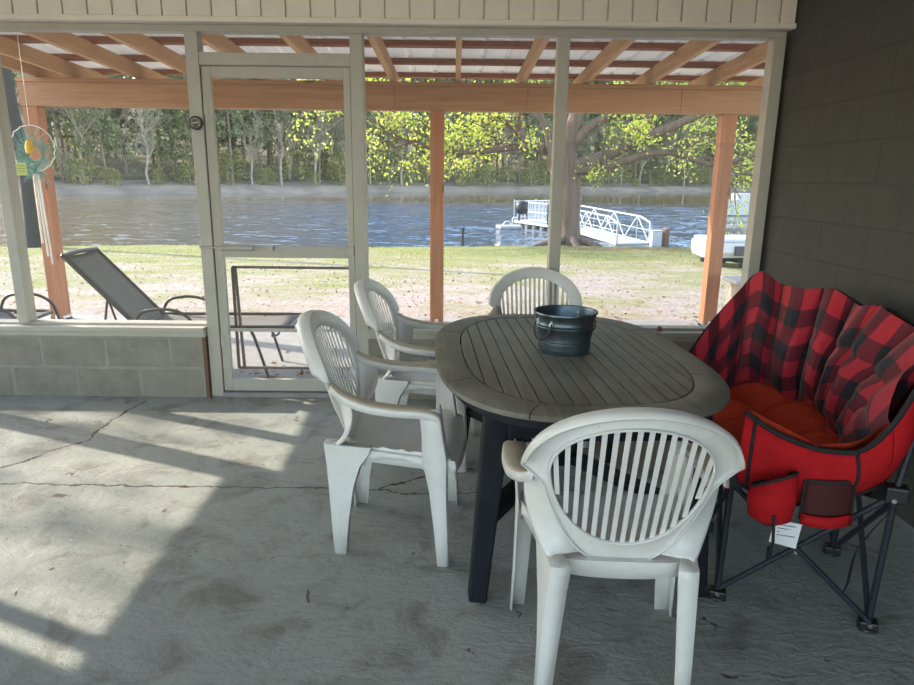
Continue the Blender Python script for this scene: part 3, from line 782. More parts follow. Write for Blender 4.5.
# ------------------------------------------------------------------ gangway, pier, boats
gw = empty('gangway', (5.8,23.2,-.6), 0, 'white truss gangway sloping down to the floating pier', 'gangway')
G0 = Vector((5.8,23.2,-.6))
def truss(p0, p1, h, name, n=4):
    p0 = Vector(p0)-G0; p1 = Vector(p1)-G0; up = Vector((0,0,h)); mb = MB()
    mb.bar(p0, p1, .06, .07); 
    top = [p0+(p1-p0)*t + up*s for t, s in ((0,.82),(.10,1.0),(1,1.0))]
    mb.bar(top[0], top[1], .05, .05); mb.bar(top[1], top[2], .05, .05); mb.bar(p0, top[0], .05, .05); mb.bar(p1, p1+up, .05, .05)
    for i in range(n):
        a = p0+(p1-p0)*(i/n); b = p0+(p1-p0)*((i+.5)/n); c_ = p0+(p1-p0)*((i+1)/n)
        mb.bar(a+(up*.0), b+up, .035, .035); mb.bar(b+up, c_, .035, .035); mb.bar(b, b+up, .02, .02)
    mb.bar(p0+up*.5, p1+up*.5, .02, .02)
    mb.build(name, M['white_paint'], gw)
truss((6.62,23.0,-.68),(5.15,30.8,-.5),.84,'side_truss')
truss((5.42,22.6,-.68),(4.10,30.4,-.5),.84,'side_truss')
mb = MB()
vs = [Vector(p)-G0 for p in ((5.42,22.6,-.68),(6.62,23.0,-.68),(5.15,30.8,-.5),(4.10,30.4,-.5))]
mb.hexa([v-Vector((0,0,.05)) for v in vs]+vs).build('walkway_deck', M['grey_top'], gw)
pr = empty('floating_pier', (3.9,31.5,WZ), 0, 'white railed floating pier at the end of the gangway', 'pier')
A = [(2.75,31.6),(3.9,28.6),(5.3,31.8),(6.5,35.4)]
A = [(x-3.9,y-31.5) for x, y in A]
deck = MB(); deck.hexa([(x,y,.16) for x,y in A]+[(x,y,.26) for x,y in A]); deck.build('deck', M['white_paint'], pr)
for k in range(5):
    p = lerp(A[0],A[1],(k+.3)/4.6); MB().tube([(p[0]+.25,p[1]+.05,-.1),(p[0]+.25,p[1]+.05,.17)], .12, 8).build('float', M['grey_top'], pr, smooth=60)
    p = lerp(A[3],A[2],(k+.3)/4.6); MB().tube([(p[0]-.25,p[1]-.1,-.1),(p[0]-.25,p[1]-.1,.17)], .12, 8).build('float', M['grey_top'], pr, smooth=60)
def fence(a, b, n, h=.85):
    mb = MB(); 
    for z in (.12,.45,h): mb.bar((*a,.26+z),(*b,.26+z),.05,.05)
    for k in range(n+1):
        p = lerp(a,b,k/n); mb.bar((p[0],p[1],.26),(p[0],p[1],.26+h+(.08 if k%6==0 else 0)),.05,.05)
    mb.build('railing', M['white_paint'], pr)
fence(A[0],A[3],20); fence(A[3],A[2],24); fence(lerp(A[0],A[1],.45),A[1],10); fence(A[1],A[2],14)
mp = empty('swim_step', (2.55,29.7,WZ), .2, 'low grey float with rails at the outer end of the pier', 'float')
MB().box((-.65,-.3,0),(.35,.5,.14)).build('float_body', M['grey_top'], mp, bevel=.04)
MB().tube(catmull([(.1,.3,.14),(.05,.3,.4),(.2,.3,.45),(.25,.3,.14)],4),.02,6).tube(catmull([(-.4,.2,.14),(-.3,.2,.28),(-.1,.2,.28),(0,.2,.14)],4),.03,6).build('handrail', M['white_paint'], mp, smooth=60)
gl = empty('barrel_grill', (3.05,30.95,WZ+.26), 0, 'black barrel grill standing on the floating pier', 'grill')
MB().lathe([(0,.28),(.16,.30),(.29,.42),(.33,.55),(.33,.70),(.27,.83),(.1,.90),(0,.90)], (0,0,0), 20).build('grill_body', M['grill'], gl, smooth=50)
for a in (0,2.1,4.2): MB().tube([(.2*cos(a),.2*sin(a),.35),(.28*cos(a),.28*sin(a),0)], .025, 6).build('leg', M['grill'], gl)
MB().tube([(-.36,-.1,.62),(-.36,.1,.62)], .02, 6).build('handle', M['chrome'], gl)
p = MB().box((-.16,-.16,0),(.16,.16,.55)).box((-.18,-.18,.55),(.18,.18,.58)).build('gangway_landing_box', M['white_paint'], bevel=.02); p.location = (6.75,22.7,-.80)
tag(p, 'white box post at the shore end of the gangway', 'post')
p = MB().lathe([(.12,0),(.12,.66),(.08,.70),(0,.70)], (0,0,0), 12).build('mooring_pile', M['pile'], smooth=40); p.location = (7.12,22.8,-.85)
tag(p, 'brown wooden pile right of the gangway end', 'post')
p = MB().tube([(0,0,0),(.02,0,.62)], [.045,.04], 8).lathe([(0,.62),(.05,.62),(.05,.65),(0,.66)],(.02,0,0),8).build('marker_post', M['darkmetal']); p.location = (.22,19.0,-.60)
tag(p, 'thin dark marker post at the edge of the pond', 'post')
# boat on trailer on the lawn
bt = empty('utility_boat', (5.78,13.7,-.29), radians(8), 'white boxy boat on a trailer parked on the lawn at right', 'boat')
hull = MB()
P = []
for i in range(11):
    x = -.75+2.6*i/10; f_ = max(0,(x-1.2)/.8); wd = .55*(1-.5*f_); ky = .12+.16*f_
    P.append([(x,-wd,.52),(x,-wd*1.02,.34),(x,-wd*.85,.2+ky*.2),(x,0,.13+ky*.5),(x,wd*.85,.2+ky*.2),(x,wd*1.02,.34),(x,wd,.52)])
hull.grid(P); hull.add([P[0][k] for k in range(7)], [tuple(range(7))]); hull.add([P[-1][k] for k in range(7)], [tuple(range(7))[::-1]])
hull.add([P[i][0] for i in range(11)]+[P[i][6] for i in range(10,-1,-1)], [tuple(range(22))])
hull.build('hull', M['white_paint'], bt, smooth=40)
MB().box((-.42,-.60,.28),(-.15,-.55,.46)).build('dark_panel', M['navy'], bt, bevel=.01)
MB().box((.0,-.60,.28),(.4,-.55,.46)).build('dark_panel', M['navy'], bt, bevel=.01)
MB().box((-.75,-.5,.52),(1.0,.5,.60)).build('deck_cover', M['white_paint'], bt, bevel=.03)
MB().tube([(-.1,-.42,.11),(-.1,-.54,.11)], .12, 16).build('wheel', M['tyre'], bt, smooth=40)
MB().tube([(-.1,.42,.11),(-.1,.54,.11)], .12, 16).build('wheel', M['tyre'], bt, smooth=40)
MB().bar((-.8,0,.14),(1.9,0,.16),.08,.08).bar((-.1,-.45,.12),(-.1,.45,.12),.06,.06).build('trailer_frame', M['darkmetal'], bt)
cv = empty('covered_boat', (10.2,21.8,WZ), radians(5), 'low boat under a grey cover moored behind the lawn boat', 'boat')
P = []
for i in range(9):
    x = -1.9+5.0*i/8; k_ = sin(pi*(.15+.7*i/8))
    P.append([(x,-.8*k_,.05),(x,-.85*k_,.42),(x,-.4,.62+.12*k_),(x,0,.72+.12*k_),(x,.4,.62+.12*k_),(x,.85*k_,.42),(x,.8*k_,.05)])
MB().grid(P).build('hull_and_cover', mat_simple('grey_cover',(.17,.165,.17),.8), cv, smooth=50)
MB().box((-1.8,-.84,.30),(3.0,-.80,.40)).build('rub_rail', M['white_paint'], cv)
pb = empty('pontoon_boat', (16.2,36.5,WZ), radians(-5), 'white pontoon boat moored farther out on the pond', 'boat')
for yy in (-.8,.8): MB().tube([(-2.2,yy,.1),(2.6,yy,.1)], .3, 12).build('pontoon', M['grey_top'], pb, smooth=50)
MB().box((-2.2,-1.1,.4),(2.6,1.1,.5)).build('deck', M['white_paint'], pb)
for yy in (-1.05,1.05): MB().box((-2.0,yy-.03,.5),(2.4,yy+.03,1.15)).build('side_panel', M['white_paint'], pb)
MB().box((-1.4,-.8,.5),(-.5,.3,1.5)).build('console', M['white_paint'], pb, bevel=.08); MB().box((.3,-.5,.5),(.9,.5,1.3)).build('seat', M['white_paint'], pb, bevel=.08)
for xx in (-1.6,1.6):
    for yy in (-1,1): MB().tube([(xx,yy,.5),(xx,yy,2.4)], .03, 6).build('canopy_post', M['darkmetal'], pb)
MB().box((-1.9,-1.15,2.4),(1.9,1.15,2.5)).build('canopy', mat_simple('canopy_cloth',(.10,.11,.14),.8), pb, bevel=.04)

# ------------------------------------------------------------------ resin chairs
def BP(x, z):      # backrest surface
    return -.185 - (z-.43)*.32 + .85*x*x
def outline(th, outer):
    c_, s_ = cos(th), sin(th)
    if s_ >= 0:
        return (.262*c_, .70+.192*s_) if outer else (.203*c_, .70+.140*s_)
    if not outer: return (.203*(abs(c_)**.9)*(1 if c_ > 0 else -1)*(1+.06*s_), .70+.218*s_)
    k = min(1, -s_/.16); a = .262+(.222-.262)*k
    cc = (abs(c_)**.50)*(1 if c_ > 0 else -1)
    wz = a-(a-.150)*(-s_)
    return (cc*wz, .70+.285*s_)
def make_chair(label):
    r = empty('resin_armchair', (0,0,0), 0, label, 'chair', 'white resin armchairs round the table')
    # backrest: flanged rim ring, curled lip and slats
    mb = MB(); N = 72; ring = []
    for k in range(N):
        th = 2*pi*k/N + .0001
        xo, zo = outline(th, True); xi, zi = outline(th, False); row_ = []
        top = max(0, min(1, (sin(th)+.02)*5)) 
        # lip curling backwards round the upper rim
        row_.append((xo+.004*cos(th), BP(xo,zo)-.040*top-.006, zo-.006*top))
        row_.append((xo+.007*cos(th), BP(xo,zo)-.020*top-.003, zo+.004*top))
        row_.append((xo, BP(xo,zo)+.001, zo+.004*top))
        for t_ in (.25,.55,.85):
            x = xo+(xi-xo)*t_; z = zo+(zi-zo)*t_; row_.append((x, BP(x,z)+.006*sin(pi*t_), z))
        row_.append((xi, BP(xi,zi), zi)); row_.append((xi*.985, BP(xi,zi)-.014, zi))
        ring.append(row_)
    mb.grid(ring, closed=True)
    bk = mb.build('backrest', M['resin'], r, smooth=35, solid=.005); mb = MB()
    ns = 15
    for k in range(ns):
        u = (k+.5)/ns*2-1; x0 = .203*u
        zt = .70+.140*sqrt(max(0,1-u*u))+.002; zb = .70-.218*sqrt(max(0,1-min(1,abs(u)/.99)**2.2))-.002
        x0b = x0*.93
        n = 8; w_ = .0062; vs = []; 
        P = []
        for i in range(n+1):
            t_ = i/n; z = zt+(zb-zt)*t_; x = x0+(x0b-x0)*t_; y = BP(x,z)
            P.append([(x+dx,y+dy,z) for dx, dy in ((-w_,-.0035),(-w_,.0005),(w_,.0005),(w_,-.0035))])
        q = [c for row_ in P for c in row_]
        mb.add(q, [(i*4+j, i*4+(j+1)%4, (i+1)*4+(j+1)%4, (i+1)*4+j) for i in range(n) for j in range(4)]+[(3,2,1,0),(n*4,n*4+1,n*4+2,n*4+3)])
    mb.build('back_slats', M['resin'], bk, smooth=35)
    # seat
    mb = MB(); P = []
    nx, ny = 16, 18
    for j in range(ny+1):
        t_ = j/ny; y = -.205+.435*t_; hw = .160+.075*min(1,t_*1.25); row_ = []
        zc = .425 + .004*sin(t_*70)*(.2<t_<.9) - (.03*max(0,(t_-.85)/.15)**2)
        row_.append((-hw-.006, y, .375)); row_.append((-hw-.003, y, .41))
        for i in range(nx+1):
            u = i/nx*2-1; row_.append((hw*u, y+.02*(1-u*u)*t_, zc-.022*(1-u*u)*sin(pi*min(1,t_*1.05))+.008*u**6))
        row_.append((hw+.003, y, .41)); row_.append((hw+.006, y, .375))
        P.append(row_)
    fr = [(p[0], p[1]+.006, p[2]-.035) for p in P[-1]]; P.append(fr)
    bk = [(p[0], p[1]-.004, p[2]-.03-.015*(1-(p[0]/.2)**2)) for p in P[0]]; P.insert(0, bk)
    mb.grid(P); mb.build('seat', M['resin'], r, smooth=50, solid=.005)
    for s in (-1,1):
        # armrest
        path = catmull([(.222,-.215,.685),(.245,-.165,.655),(.266,-.08,.632),(.277,.02,.622),(.276,.11,.618),(.268,.165,.605),(.262,.185,.580)], 4)
        P = []
        for i, c in enumerate(path):
            t_ = i/(len(path)-1); hw = .016+.014*min(1,t_*3); dz = .022+.008*(1-t_)
            P.append([(s*(c.x-hw-.002), c.y, c.z-dz),(s*(c.x-hw), c.y, c.z-.004),(s*(c.x-hw+.006), c.y, c.z),(s*(c.x+hw-.006), c.y, c.z+.001),(s*(c.x+hw), c.y, c.z-.004),(s*(c.x+hw+.002), c.y, c.z-dz)])
        mb = MB().grid(P)
        # sloping ledge that runs from the arm down to the rear leg
        path = catmull([(.250,-.145,.650),(.248,-.140,.60),(.236,-.150,.54),(.212,-.178,.48),(.186,-.212,.438)], 5); P = []
        for i, c in enumerate(path):
            sn = min(1, max(.0, (.70-c.z)/.285)); a_ = .262-.04*min(1, sn/.16); xr = (a_-(a_-.150)*sn)*max(.0,1-sn*sn)**.25
            P.append([(s*(c.x+.004), c.y+.006, c.z-.030+.024*i/(len(path)-1)),(s*(c.x+.003), c.y, c.z-.004),(s*(c.x-.004), c.y-.004, c.z),(s*((c.x+xr)/2-.004), (c.y+BP(xr,c.z))/2, c.z+.002),(s*(xr-.004), BP(xr,c.z)+.001, c.z+.002)])
        mb.grid(P)
        ar = mb.build('armrest', M['resin'], r, smooth=50, solid=.005)
        ar.data.materials.append(M['resin_aged'])      # the worn tops have turned tan
        for pl in ar.data.polygons:
            if abs(pl.normal.z) > .62 and pl.center.z > .57: pl.material_index = 1
        # front leg : outer plate and front plate
        F = [(.615,.262,.105,.178,.05),(.52,.258,.115,.190,.05),(.42,.250,.115,.205,.052),(.30,.250,.140,.205,.048),(.15,.252,.158,.210,.042),(.0,.256,.172,.214,.038)]
        P = [[(s*(x-w_), yf-.003, z),(s*(x-.008), yf, z),(s*(x+.006), yf-.006, z),(s*(x+.008), yf-.016, z),(s*(x+.006), yb_, z)] for z, x, yb_, yf, w_ in F]
        MB().grid(P).build('leg', M['resin'], r, smooth=50, solid=.006)
        # rear leg
        F = [(.436,.181,-.080,-.262,.046),(.41,.183,-.092,-.258,.046),(.36,.186,-.125,-.252,.044),(.28,.190,-.150,-.246,.042),(.14,.196,-.172,-.238,.037),(.0,.201,-.186,-.230,.034)]
        P = [[(s*(x-w_), yb_+.004, z),(s*(x-.008), yb_, z),(s*(x+.005), yb_+.006, z),(s*(x+.007), yb_+.016, z),(s*(x+.008+.012*max(0,z-.2)/.24), (yb_+yf)/2-.004, z),(s*(x+.008+.022*max(0,z-.2)/.24), yf, z),(s*(x-.006+.022*max(0,z-.2)/.24), yf+.004,z)] for z, x, yf, yb_, w_ in F]
        P.insert(0, [(s*(abs(p[0])*.4+.165*.6), p[1]*.35-.18*.65, .441) for p in P[0]])
        MB().grid(P).build('leg', M['resin'], r, smooth=50, solid=.006)
        # side apron bracket under the seat
        pts = [(-.06,.405),(.0,.398),(.06,.396),(.12,.390)]
        P = [[(s*(.172+.075*min(1,(y+.205)/.348)), y, .424),(s*(.172+.075*min(1,(y+.205)/.348)), y, z)] for y, z in [(-.11,.355),(-.07,.385),(-.02,.398),(.05,.400),(.11,.388),(.13,.36)]]
        MB().grid(P).build('side_apron', M['resin'], r, smooth=50, solid=.006)
    return r
CH = [(.455,1.78,-3,'white resin armchair seen from behind in front of the table'),
      (-.205,2.50,-94,'white resin armchair left of the table, nearer of the two'),
      (-.115,3.33,-96,'white resin armchair left of the table, nearer the window wall'),
      (.47,3.58,180,'white resin armchair facing us beyond the far end of the table')]
c0 = make_chair(CH[0][3])
for i, (x, y, a, lab) in enumerate(CH):
    o = c0 if i == 0 else copy_tree(c0)
    o.location = (x,y,0); o.rotation_euler = (0,0,radians(a)); o['label'] = lab

# ------------------------------------------------------------------ table
T = empty('oval_table', (.442,2.615,0), radians(3), 'oval grey slatted wooden table with dark legs and apron', 'table')
TA, TB, TN = .514, .765, 2.9
def sup(th, a, b, n=TN): 
    c_, s_ = cos(th), sin(th)
    return (a*math.copysign(abs(c_)**(2/n), c_), b*math.copysign(abs(s_)**(2/n), s_))
NB = 8; BW = .105
for k in range(NB):       # mitred border boards
    a0 = 2*pi*k/NB+radians(24); a1 = 2*pi*(k+1)/NB+radians(24); g_ = .004
    P = []
    for i in range(13):
        th = a0+g_+(a1-a0-2*g_)*i/12
        xo, yo = sup(th, TA, TB); xi, yi = sup(th, TA-BW, TB-BW)
        P.append([(xi,yi,.703),(xi,yi,.7275),(xi+(xo-xi)*.04,yi+(yo-yi)*.04,.73),(xi+(xo-xi)*.9,yi+(yo-yi)*.9,.73),(xo,yo,.724),(xo,yo,.708),(xi+(xo-xi)*.92,yi+(yo-yi)*.92,.702),(xi,yi,.703)])
    m_ = MB().grid(P)
    m_.add(P[0][:7], [tuple(range(7))]); m_.add(P[-1][:7], [tuple(range(7))[::-1]])
    m_.build('border_board', M['teak'], T, smooth=35)
ns = 16; wsl = 2*(TA-BW)/ns
def yin(x, a=TA-BW-.004, b=TB-BW-.004): 
    v = 1-abs(x/a)**TN
    return b*v**(1/TN) if v > 0 else 0
for k in range(ns):
    x0 = -(TA-BW)+wsl*k+.0018; x1 = x0+wsl-.0036; n = 4
    xs_ = [max(-(TA-BW-.0045),min(TA-BW-.0045,x0+(x1-x0)*i/n)) for i in range(n+1)]
    pts = [(x, yin(x)) for x in xs_]+[(x, -yin(x)) for x in xs_[::-1]]
    if max(p[1] for p in pts) < .03: continue
    q = len(pts); m_ = MB()
    m_.add([(x,y,.729) for x,y in pts]+[(x,y,.707) for x,y in pts], [tuple(range(q))[::-1], tuple(range(q,2*q))]+[(i,(i+1)%q,q+(i+1)%q,q+i) for i in range(q)])
    m_.build('slat', M['teak'], T, bevel=.0015)
m_ = MB(); P = []
for i in range(64):
    th = 2*pi*i/64; xo, yo = sup(th, TA-.035, TB-.035); xi, yi = sup(th, TA-.06, TB-.06)
    P.append([(xi,yi,.7015),(xo,yo,.7015),(xo,yo,.668),(xi,yi,.668),(xi,yi,.7015)])
m_.grid(P, closed=True)
for yy in (-.36,0,.36): m_.box((-.46,yy-.03,.675),(.46,yy+.03,.7015))
m_.build('apron', M['tablemetal'], T, smooth=35)
m_ = MB().box((-.30,-.64,.60),(.30,-.60,.70)).box((-.30,.60,.60),(.30,.64,.70)).box((-.36,-.5,.61),(-.32,.5,.70)).box((.32,-.5,.61),(.36,.5,.70))
m_.build('underframe', M['tablemetal'], T, bevel=.003)
LEG = []
for sx in (-1,1):
    for sy in (-1,1):
        foot = Vector((sx*.383, sy*.565, .0)); top = Vector((sx*.325, sy*.545, .70)); LEG.append((foot, top))
        l_ = MB(); l_.bar(foot, top, .062, .062, up=(1,0,0), w2=.085, h2=.085)
        l_.build('leg', M['tablemetal'], T, bevel=.008)
m_ = MB(); z = .30
def at(i, z): f, t_ = LEG[i]; return f+(t_-f)*(z/.7)
m_.bar(at(0,z), at(3,z), .07, .035); m_.bar(at(1,z)-Vector((0,0,.0)), at(2,z), .068, .034)
m_.lathe([(.0,.27),(.09,.27),(.09,.33),(.0,.33)], (0,0,0), 20)
m_.build('cross_stretcher', M['tablemetal'], T, bevel=.003)

# bucket
B = empty('metal_bucket', (.445,2.62,.7305), radians(0), 'dark galvanised metal bucket standing on the slatted table', 'bucket')
H = .158
prof = [(0,.006),(.094,.006),(.096,0),(.100,.0),(.1015,.012),(.1055,.022),(.1025,.032),(.1065,.040),(.1035,.048),(.112,.098),(.1165,.104),(.1135,.110),(.1180,.116),(.1150,.122),(.121,H-.004),(.127,H),(.126,H+.006),(.120,H+.004),(.1175,H-.004),(.099,.012),(0,.010)]
MB().lathe(prof, (0,0,0), 56).build('bucket_body', M['bucket'], B, smooth=50)
def bucket_handle(ang):
    ca, sa = cos(ang), sin(ang)
    def Q(dx, out, z): 
        rad = .112+out; a = ang+dx/.112; return (rad*cos(a), rad*sin(a), z)
    m_ = MB().tube(catmull([Q(-.038,.006,.128),(Q(-.041,.016,.118)),Q(-.033,.022,.088),Q(-.012,.024,.066),Q(.012,.024,.066),Q(.033,.022,.088),Q(.041,.016,.118),Q(.038,.006,.128)],5), .0042, 8)
    h = m_.build('handle', M['black_plastic'], B, smooth=60)
    for dx in (-.038,.038):
        MB().tube([Q(dx,.0,.122),Q(dx,.012,.124)], .008, 10).tube([Q(dx,.0,.138),Q(dx,.012,.128)], .005, 8).build('handle_ear', M['silver'], h, smooth=60)
bucket_handle(radians(215)); bucket_handle(radians(35))

# ------------------------------------------------------------------ plaid double camp chair
F = empty('camping_loveseat', (.89,2.07,0), radians(-20), 'red and black plaid padded folding loveseat by the dark wall', 'loveseat')
R_ = [(.05,-.12,.715),(.12,-.12,.67),(.21,-.12,.635),(.30,-.11,.62),(.38,-.10,.635),(.45,-.07,.71),(.51,-.02,.82),(.58,.10,.90),(.61,.28,.91),(.60,.47,.92),(.55,.60,.945),(.53,.78,.905),(.48,.92,.93),(.42,1.00,.95),(.34,1.09,.92),(.24,1.20,.93),(.15,1.28,.965),(.07,1.22,.88),(-.02,1.14,.77),(-.09,1.07,.67),(-.13,1.01,.61)]
B_ = [(.05,-.07,.47),(.12,-.07,.43),(.20,-.06,.41),(.30,-.05,.43),(.38,-.04,.46),(.44,-.02,.49),(.48,.02,.50),(.49,.12,.46),(.49,.27,.43),(.48,.45,.42),(.46,.58,.42),(.45,.72,.42),(.43,.84,.42),(.39,.92,.42),(.32,.98,.42),(.24,1.02,.42),(.16,1.04,.42),(.08,1.03,.42),(.02,1.0,.42),(-.02,.97,.42),(-.04,.94,.42)]
C_ = [(.06,-.03,.47),(.12,-.03,.47),(.20,-.02,.47),(.29,.0,.47),(.36,.03,.47),(.40,.10,.47),(.42,.17,.47),(.44,.25,.47),(.45,.34,.47),(.445,.45,.47),(.44,.55,.47),(.42,.68,.47),(.40,.78,.47),(.35,.86,.47),(.28,.92,.47),(.20,.96,.47),(.12,.98,.47),(.06,.97,.47),(.0,.95,.47),(-.04,.92,.47),(-.06,.89,.47)]
RS, BS, CS = catmull(R_,8), catmull(B_,8), catmull(C_,8)
NS = len(RS)
ctr = Vector((.15,.5,0))
# outer red shell
P = []; 
for i in range(NS):
    row_ = []
    for j in range(9):
        t_ = j/8; p = RS[i].lerp(BS[i], t_); out = (p-ctr); out.z = 0; out.normalize()
        row_.append(p+out*(.035*sin(pi*t_)))
    P.append(row_)
n_side = 5*8
MB().grid(P[:n_side+1]).build('side_panel', M['red'], F, smooth=180, solid=.006)
MB().grid(P[n_side:16*8+1]).build('rear_panel', M['red'], F, smooth=180, solid=.006)
MB().grid(P[16*8:]).build('side_panel', M['red'], F, smooth=180, solid=.006)
# piping along the rim and panel seams
MB().tube(RS, .0085, 8).build('rim_piping', M['piping'], F, smooth=180)
sm = MB()
for i in (4,30): sm.tube([p+ (p-ctr).normalized()*.004 for p in P[i]], .006, 6)
sm.tube([P[i][8]+Vector((0,0,-.002)) for i in range(0,n_side+2)], .007, 6)
sm.build('seam_piping', M['piping'], F, smooth=180)
# quilted lining from rim to seat, in puffy columns
def arclen(L):
    a = [0]
    for p, q in zip(L, L[1:]): a.append(a[-1]+((p-q).length))
    return a
AL = arclen([r.lerp(c_,.4) for r, c_ in zip(RS,CS)])
def lining(i0, i1, name, mat, ncol, puff, nv=22, rows=((.30,.012),(.86,.012))):
    P = []; UV = []
    s0, s1 = AL[i0], AL[i1]; K = (i1-i0)*3
    for k in range(K+1):
        ii = i0+(i1-i0)*k/K; i = min(int(ii), NS-2); f_ = ii-i
        r0 = RS[i].lerp(RS[i+1], f_); c1 = CS[i].lerp(CS[i+1], f_); s_ = AL[i]+(AL[i+1]-AL[i])*f_
        u = (s_-s0)/(s1-s0)*ncol; fr = u-math.floor(u)
        col_ = (4*fr*(1-fr))**.5 if 0 < fr < 1 else 0
        inn = (ctr-r0); inn.z = 0; inn.normalize(); row_ = []; uvr = []
        for j in range(nv+1):
            t_ = j/nv; p = r0.lerp(c1, t_**.95)
            env = (sin(pi*min(1,max(0,t_*.90+.05))))**.5
            pinch = 1
            for tc, wd in rows: pinch *= 1-.25*math.exp(-((t_-tc-.03*sin(u*2.1))/.05)**2)
            wr = .013*noise.noise((u*2.2, t_*5, 1.3))+.006*noise.noise((u*7, t_*12, 4.1))
            off = .010+puff*col_*env*pinch+wr*col_*env
            up = .022*col_*(1-t_)**6
            row_.append(p+inn*off+Vector((0,0,up))); uvr.append((s_+.012*sin(t_*7+u), t_*(r0-c1).length*1.03))
        P.append(row_); UV.append(uvr)
    MB().grid(P, UV).build(name, mat, F, smooth=180)
lining(0, n_side, 'side_lining', M['seat_red'], 2, .03)
edges = [n_side, 53, 67, 81, 93, 106, 119, 132]
for a, b in zip(edges, edges[1:]): lining(a, b, 'back_cushion', M['plaid'], 1, .115)
lining(132, NS-1, 'side_lining', M['plaid'], 2, .04)
# seat cushions
S0 = [C_[0], (.05,.30,.47), (.0,.60,.47), C_[20]]
fe = catmull([(.03,-.02,.47),(.02,.2,.47),(.0,.45,.47),(-.03,.70,.47),(-.06,.90,.47)], 9)
bk_ = [CS[int(18+(NS-30-18)*k/36)] for k in range(37)]
def seatpatch(k0, k1, f0, f1, nm):
    P = []; n = 14
    for a in range(n+1):
        kk = k0+(k1-k0)*a/n; i = min(int(kk),35); p = fe[i].lerp(fe[i+1], kk-i); q = bk_[i].lerp(bk_[i+1], kk-i); row_ = []
        for b in range(n+1):
            t_ = f0+(f1-f0)*b/n; c_ = p.lerp(q, t_)
            pu = (sin(pi*a/n)*sin(pi*b/n))
            c_ = c_+Vector((0,0,-.015-.03*sin(pi*t_)+.085*pu**.5+.006*noise.noise(c_*14)))
            row_.append(c_)
        P.append(row_)
    MB().grid(P).build(nm, M['seat_red'], F, smooth=180)
for k in range(4):
    for f0, f1 in ((-.08,.48),(.48,1.03)): seatpatch(k*9, k*9+9, f0, f1, 'seat_cushion')
P = [[p+Vector((-.03,0,.0)) for p in fe],[p+Vector((-.035,0,-.03)) for p in fe],[p+Vector((.01,0,-.075)) for p in fe]]
MB().grid(P).build('front_flap', M['red'], F, smooth=180, solid=.005)
P = [[p+Vector((0,0,-.04)) for p in fe],[p+Vector((0,0,-.05)) for p in bk_]]
MB().grid(P).build('seat_base', M['piping'], F, solid=.004)
# cup holder, net pocket, care label on the near side
m_ = MB(); P = []
for k in range(25):
    a = 2*pi*k/24; P.append([(.145+.060*cos(a), -.165+.052*sin(a), .53+.035*cos(a*1.0+.5)),(.145+.066*cos(a),-.165+.056*sin(a),.47),(.145+.060*cos(a),-.163+.052*sin(a),.41),(.145+.02*cos(a),-.163+.02*sin(a),.385)])
ch = m_.grid(P).build('cup_holder', M['red'], F, smooth=180, solid=.005)
MB().tube([p[0] for p in P], .005, 6, caps=False).tube([(.15,-.225,.44),(.155,-.235,.36),(.15,-.23,.31)], .005, 6).tube([(.15,-.228,.335),(.15,-.228,.300)], .009, 6).build('cup_holder_cord', M['piping'], ch, smooth=60)
P = [[(.235+.14*i/8, -.125-.022*sin(pi*i/8)+.03*(i/8), .395+.13*j/5+.01*i/8) for j in range(6)] for i in range(9)]
npk = MB().grid(P).build('net_pocket', M['dark_net'], F, smooth=180, solid=.004)
bd = MB(); bd.tube([p[5] for p in P], .006, 6).tube([p[0] for p in P], .006, 6).tube(P[0], .005, 6).tube(P[-1], .005, 6)
bd.build('pocket_piping', M['piping'], npk, smooth=60)
P = [[(.235+.14*i/8, -.137-.026*sin(pi*i/8)+.03*(i/8), .385+.035*j+.008*i/8) for j in range(2)] for i in range(9)]
MB().grid(P).build('pocket_hem', M['red'], npk, smooth=180, solid=.008)
cl = MB().hexa([(.155,-.150,.315),(.235,-.13,.295),(.235,-.128,.295),(.155,-.148,.315),(.165,-.14,.385),(.245,-.12,.375),(.245,-.118,.375),(.165,-.138,.385)]).build('care_label', M['label'], F)
il = MB()
for k in range(6):
    z = .373-.011*k; il.bar((.175,-.1395-.0008*k,z-.001),(.228-.006*(k%3),-.1265-.0008*k,z-.007),.0025,.001, up=(0,1,0))
il.build('label_print', M['ink'], cl)
# folding frame
ft = {'nf':(.035,-.012,0),'nr':(.49,-.02,0),'mr':(.46,.45,0),'mf':(.0,.47,0),'fr':(.42,.90,0),'ff':(-.03,.92,0)}
tp = {'nf':(.04,-.02,.47),'nr':(.50,-.03,.50),'mr':(.48,.45,.46),'mf':(.02,.46,.44),'fr':(.42,.92,.46),'ff':(-.02,.93,.46)}
def V3(p, dz=0): return Vector(p)+Vector((0,0,dz))
for k in ft:
    m_ = MB().tube([V3(ft[k],.03), tp[k]], .0105, 8)
    if k in ('nr','mr','fr'):
        hi = {'nr':(.575,.06,.88),'mr':(.595,.46,.90),'fr':(.36,1.02,.90)}[k]; m_.tube([tp[k], hi], .0105, 8)
    m_.build('leg', M['darkmetal'], F, smooth=60)
def cross(a, b, c, d_):
    MB().tube([V3(ft[a],.035), V3(tp[b],-.02)], .0095, 8).tube([V3(ft[c],.035)+Vector((0,-.016,0)), V3(tp[d_],-.03)+Vector((0,-.016,0))], .0095, 8).build('cross_tube', M['darkmetal'], F, smooth=60)
cross('nf','nr','nr','nf'); cross('nr','mr','mr','nr'); cross('mr','fr','fr','mr'); cross('nf','mf','mf','nf'); cross('mf','ff','ff','mf'); cross('ff','fr','fr','ff')
for k in ft:
    x, y, _ = ft[k]; MB().box((x-.028,y-.022,0),(x+.028,y+.022,.035)).lathe([(0,.0),(.03,0),(.03,.012),(0,.014)],(x,y,0),12).build('foot', M['black_plastic'], F, bevel=.006)
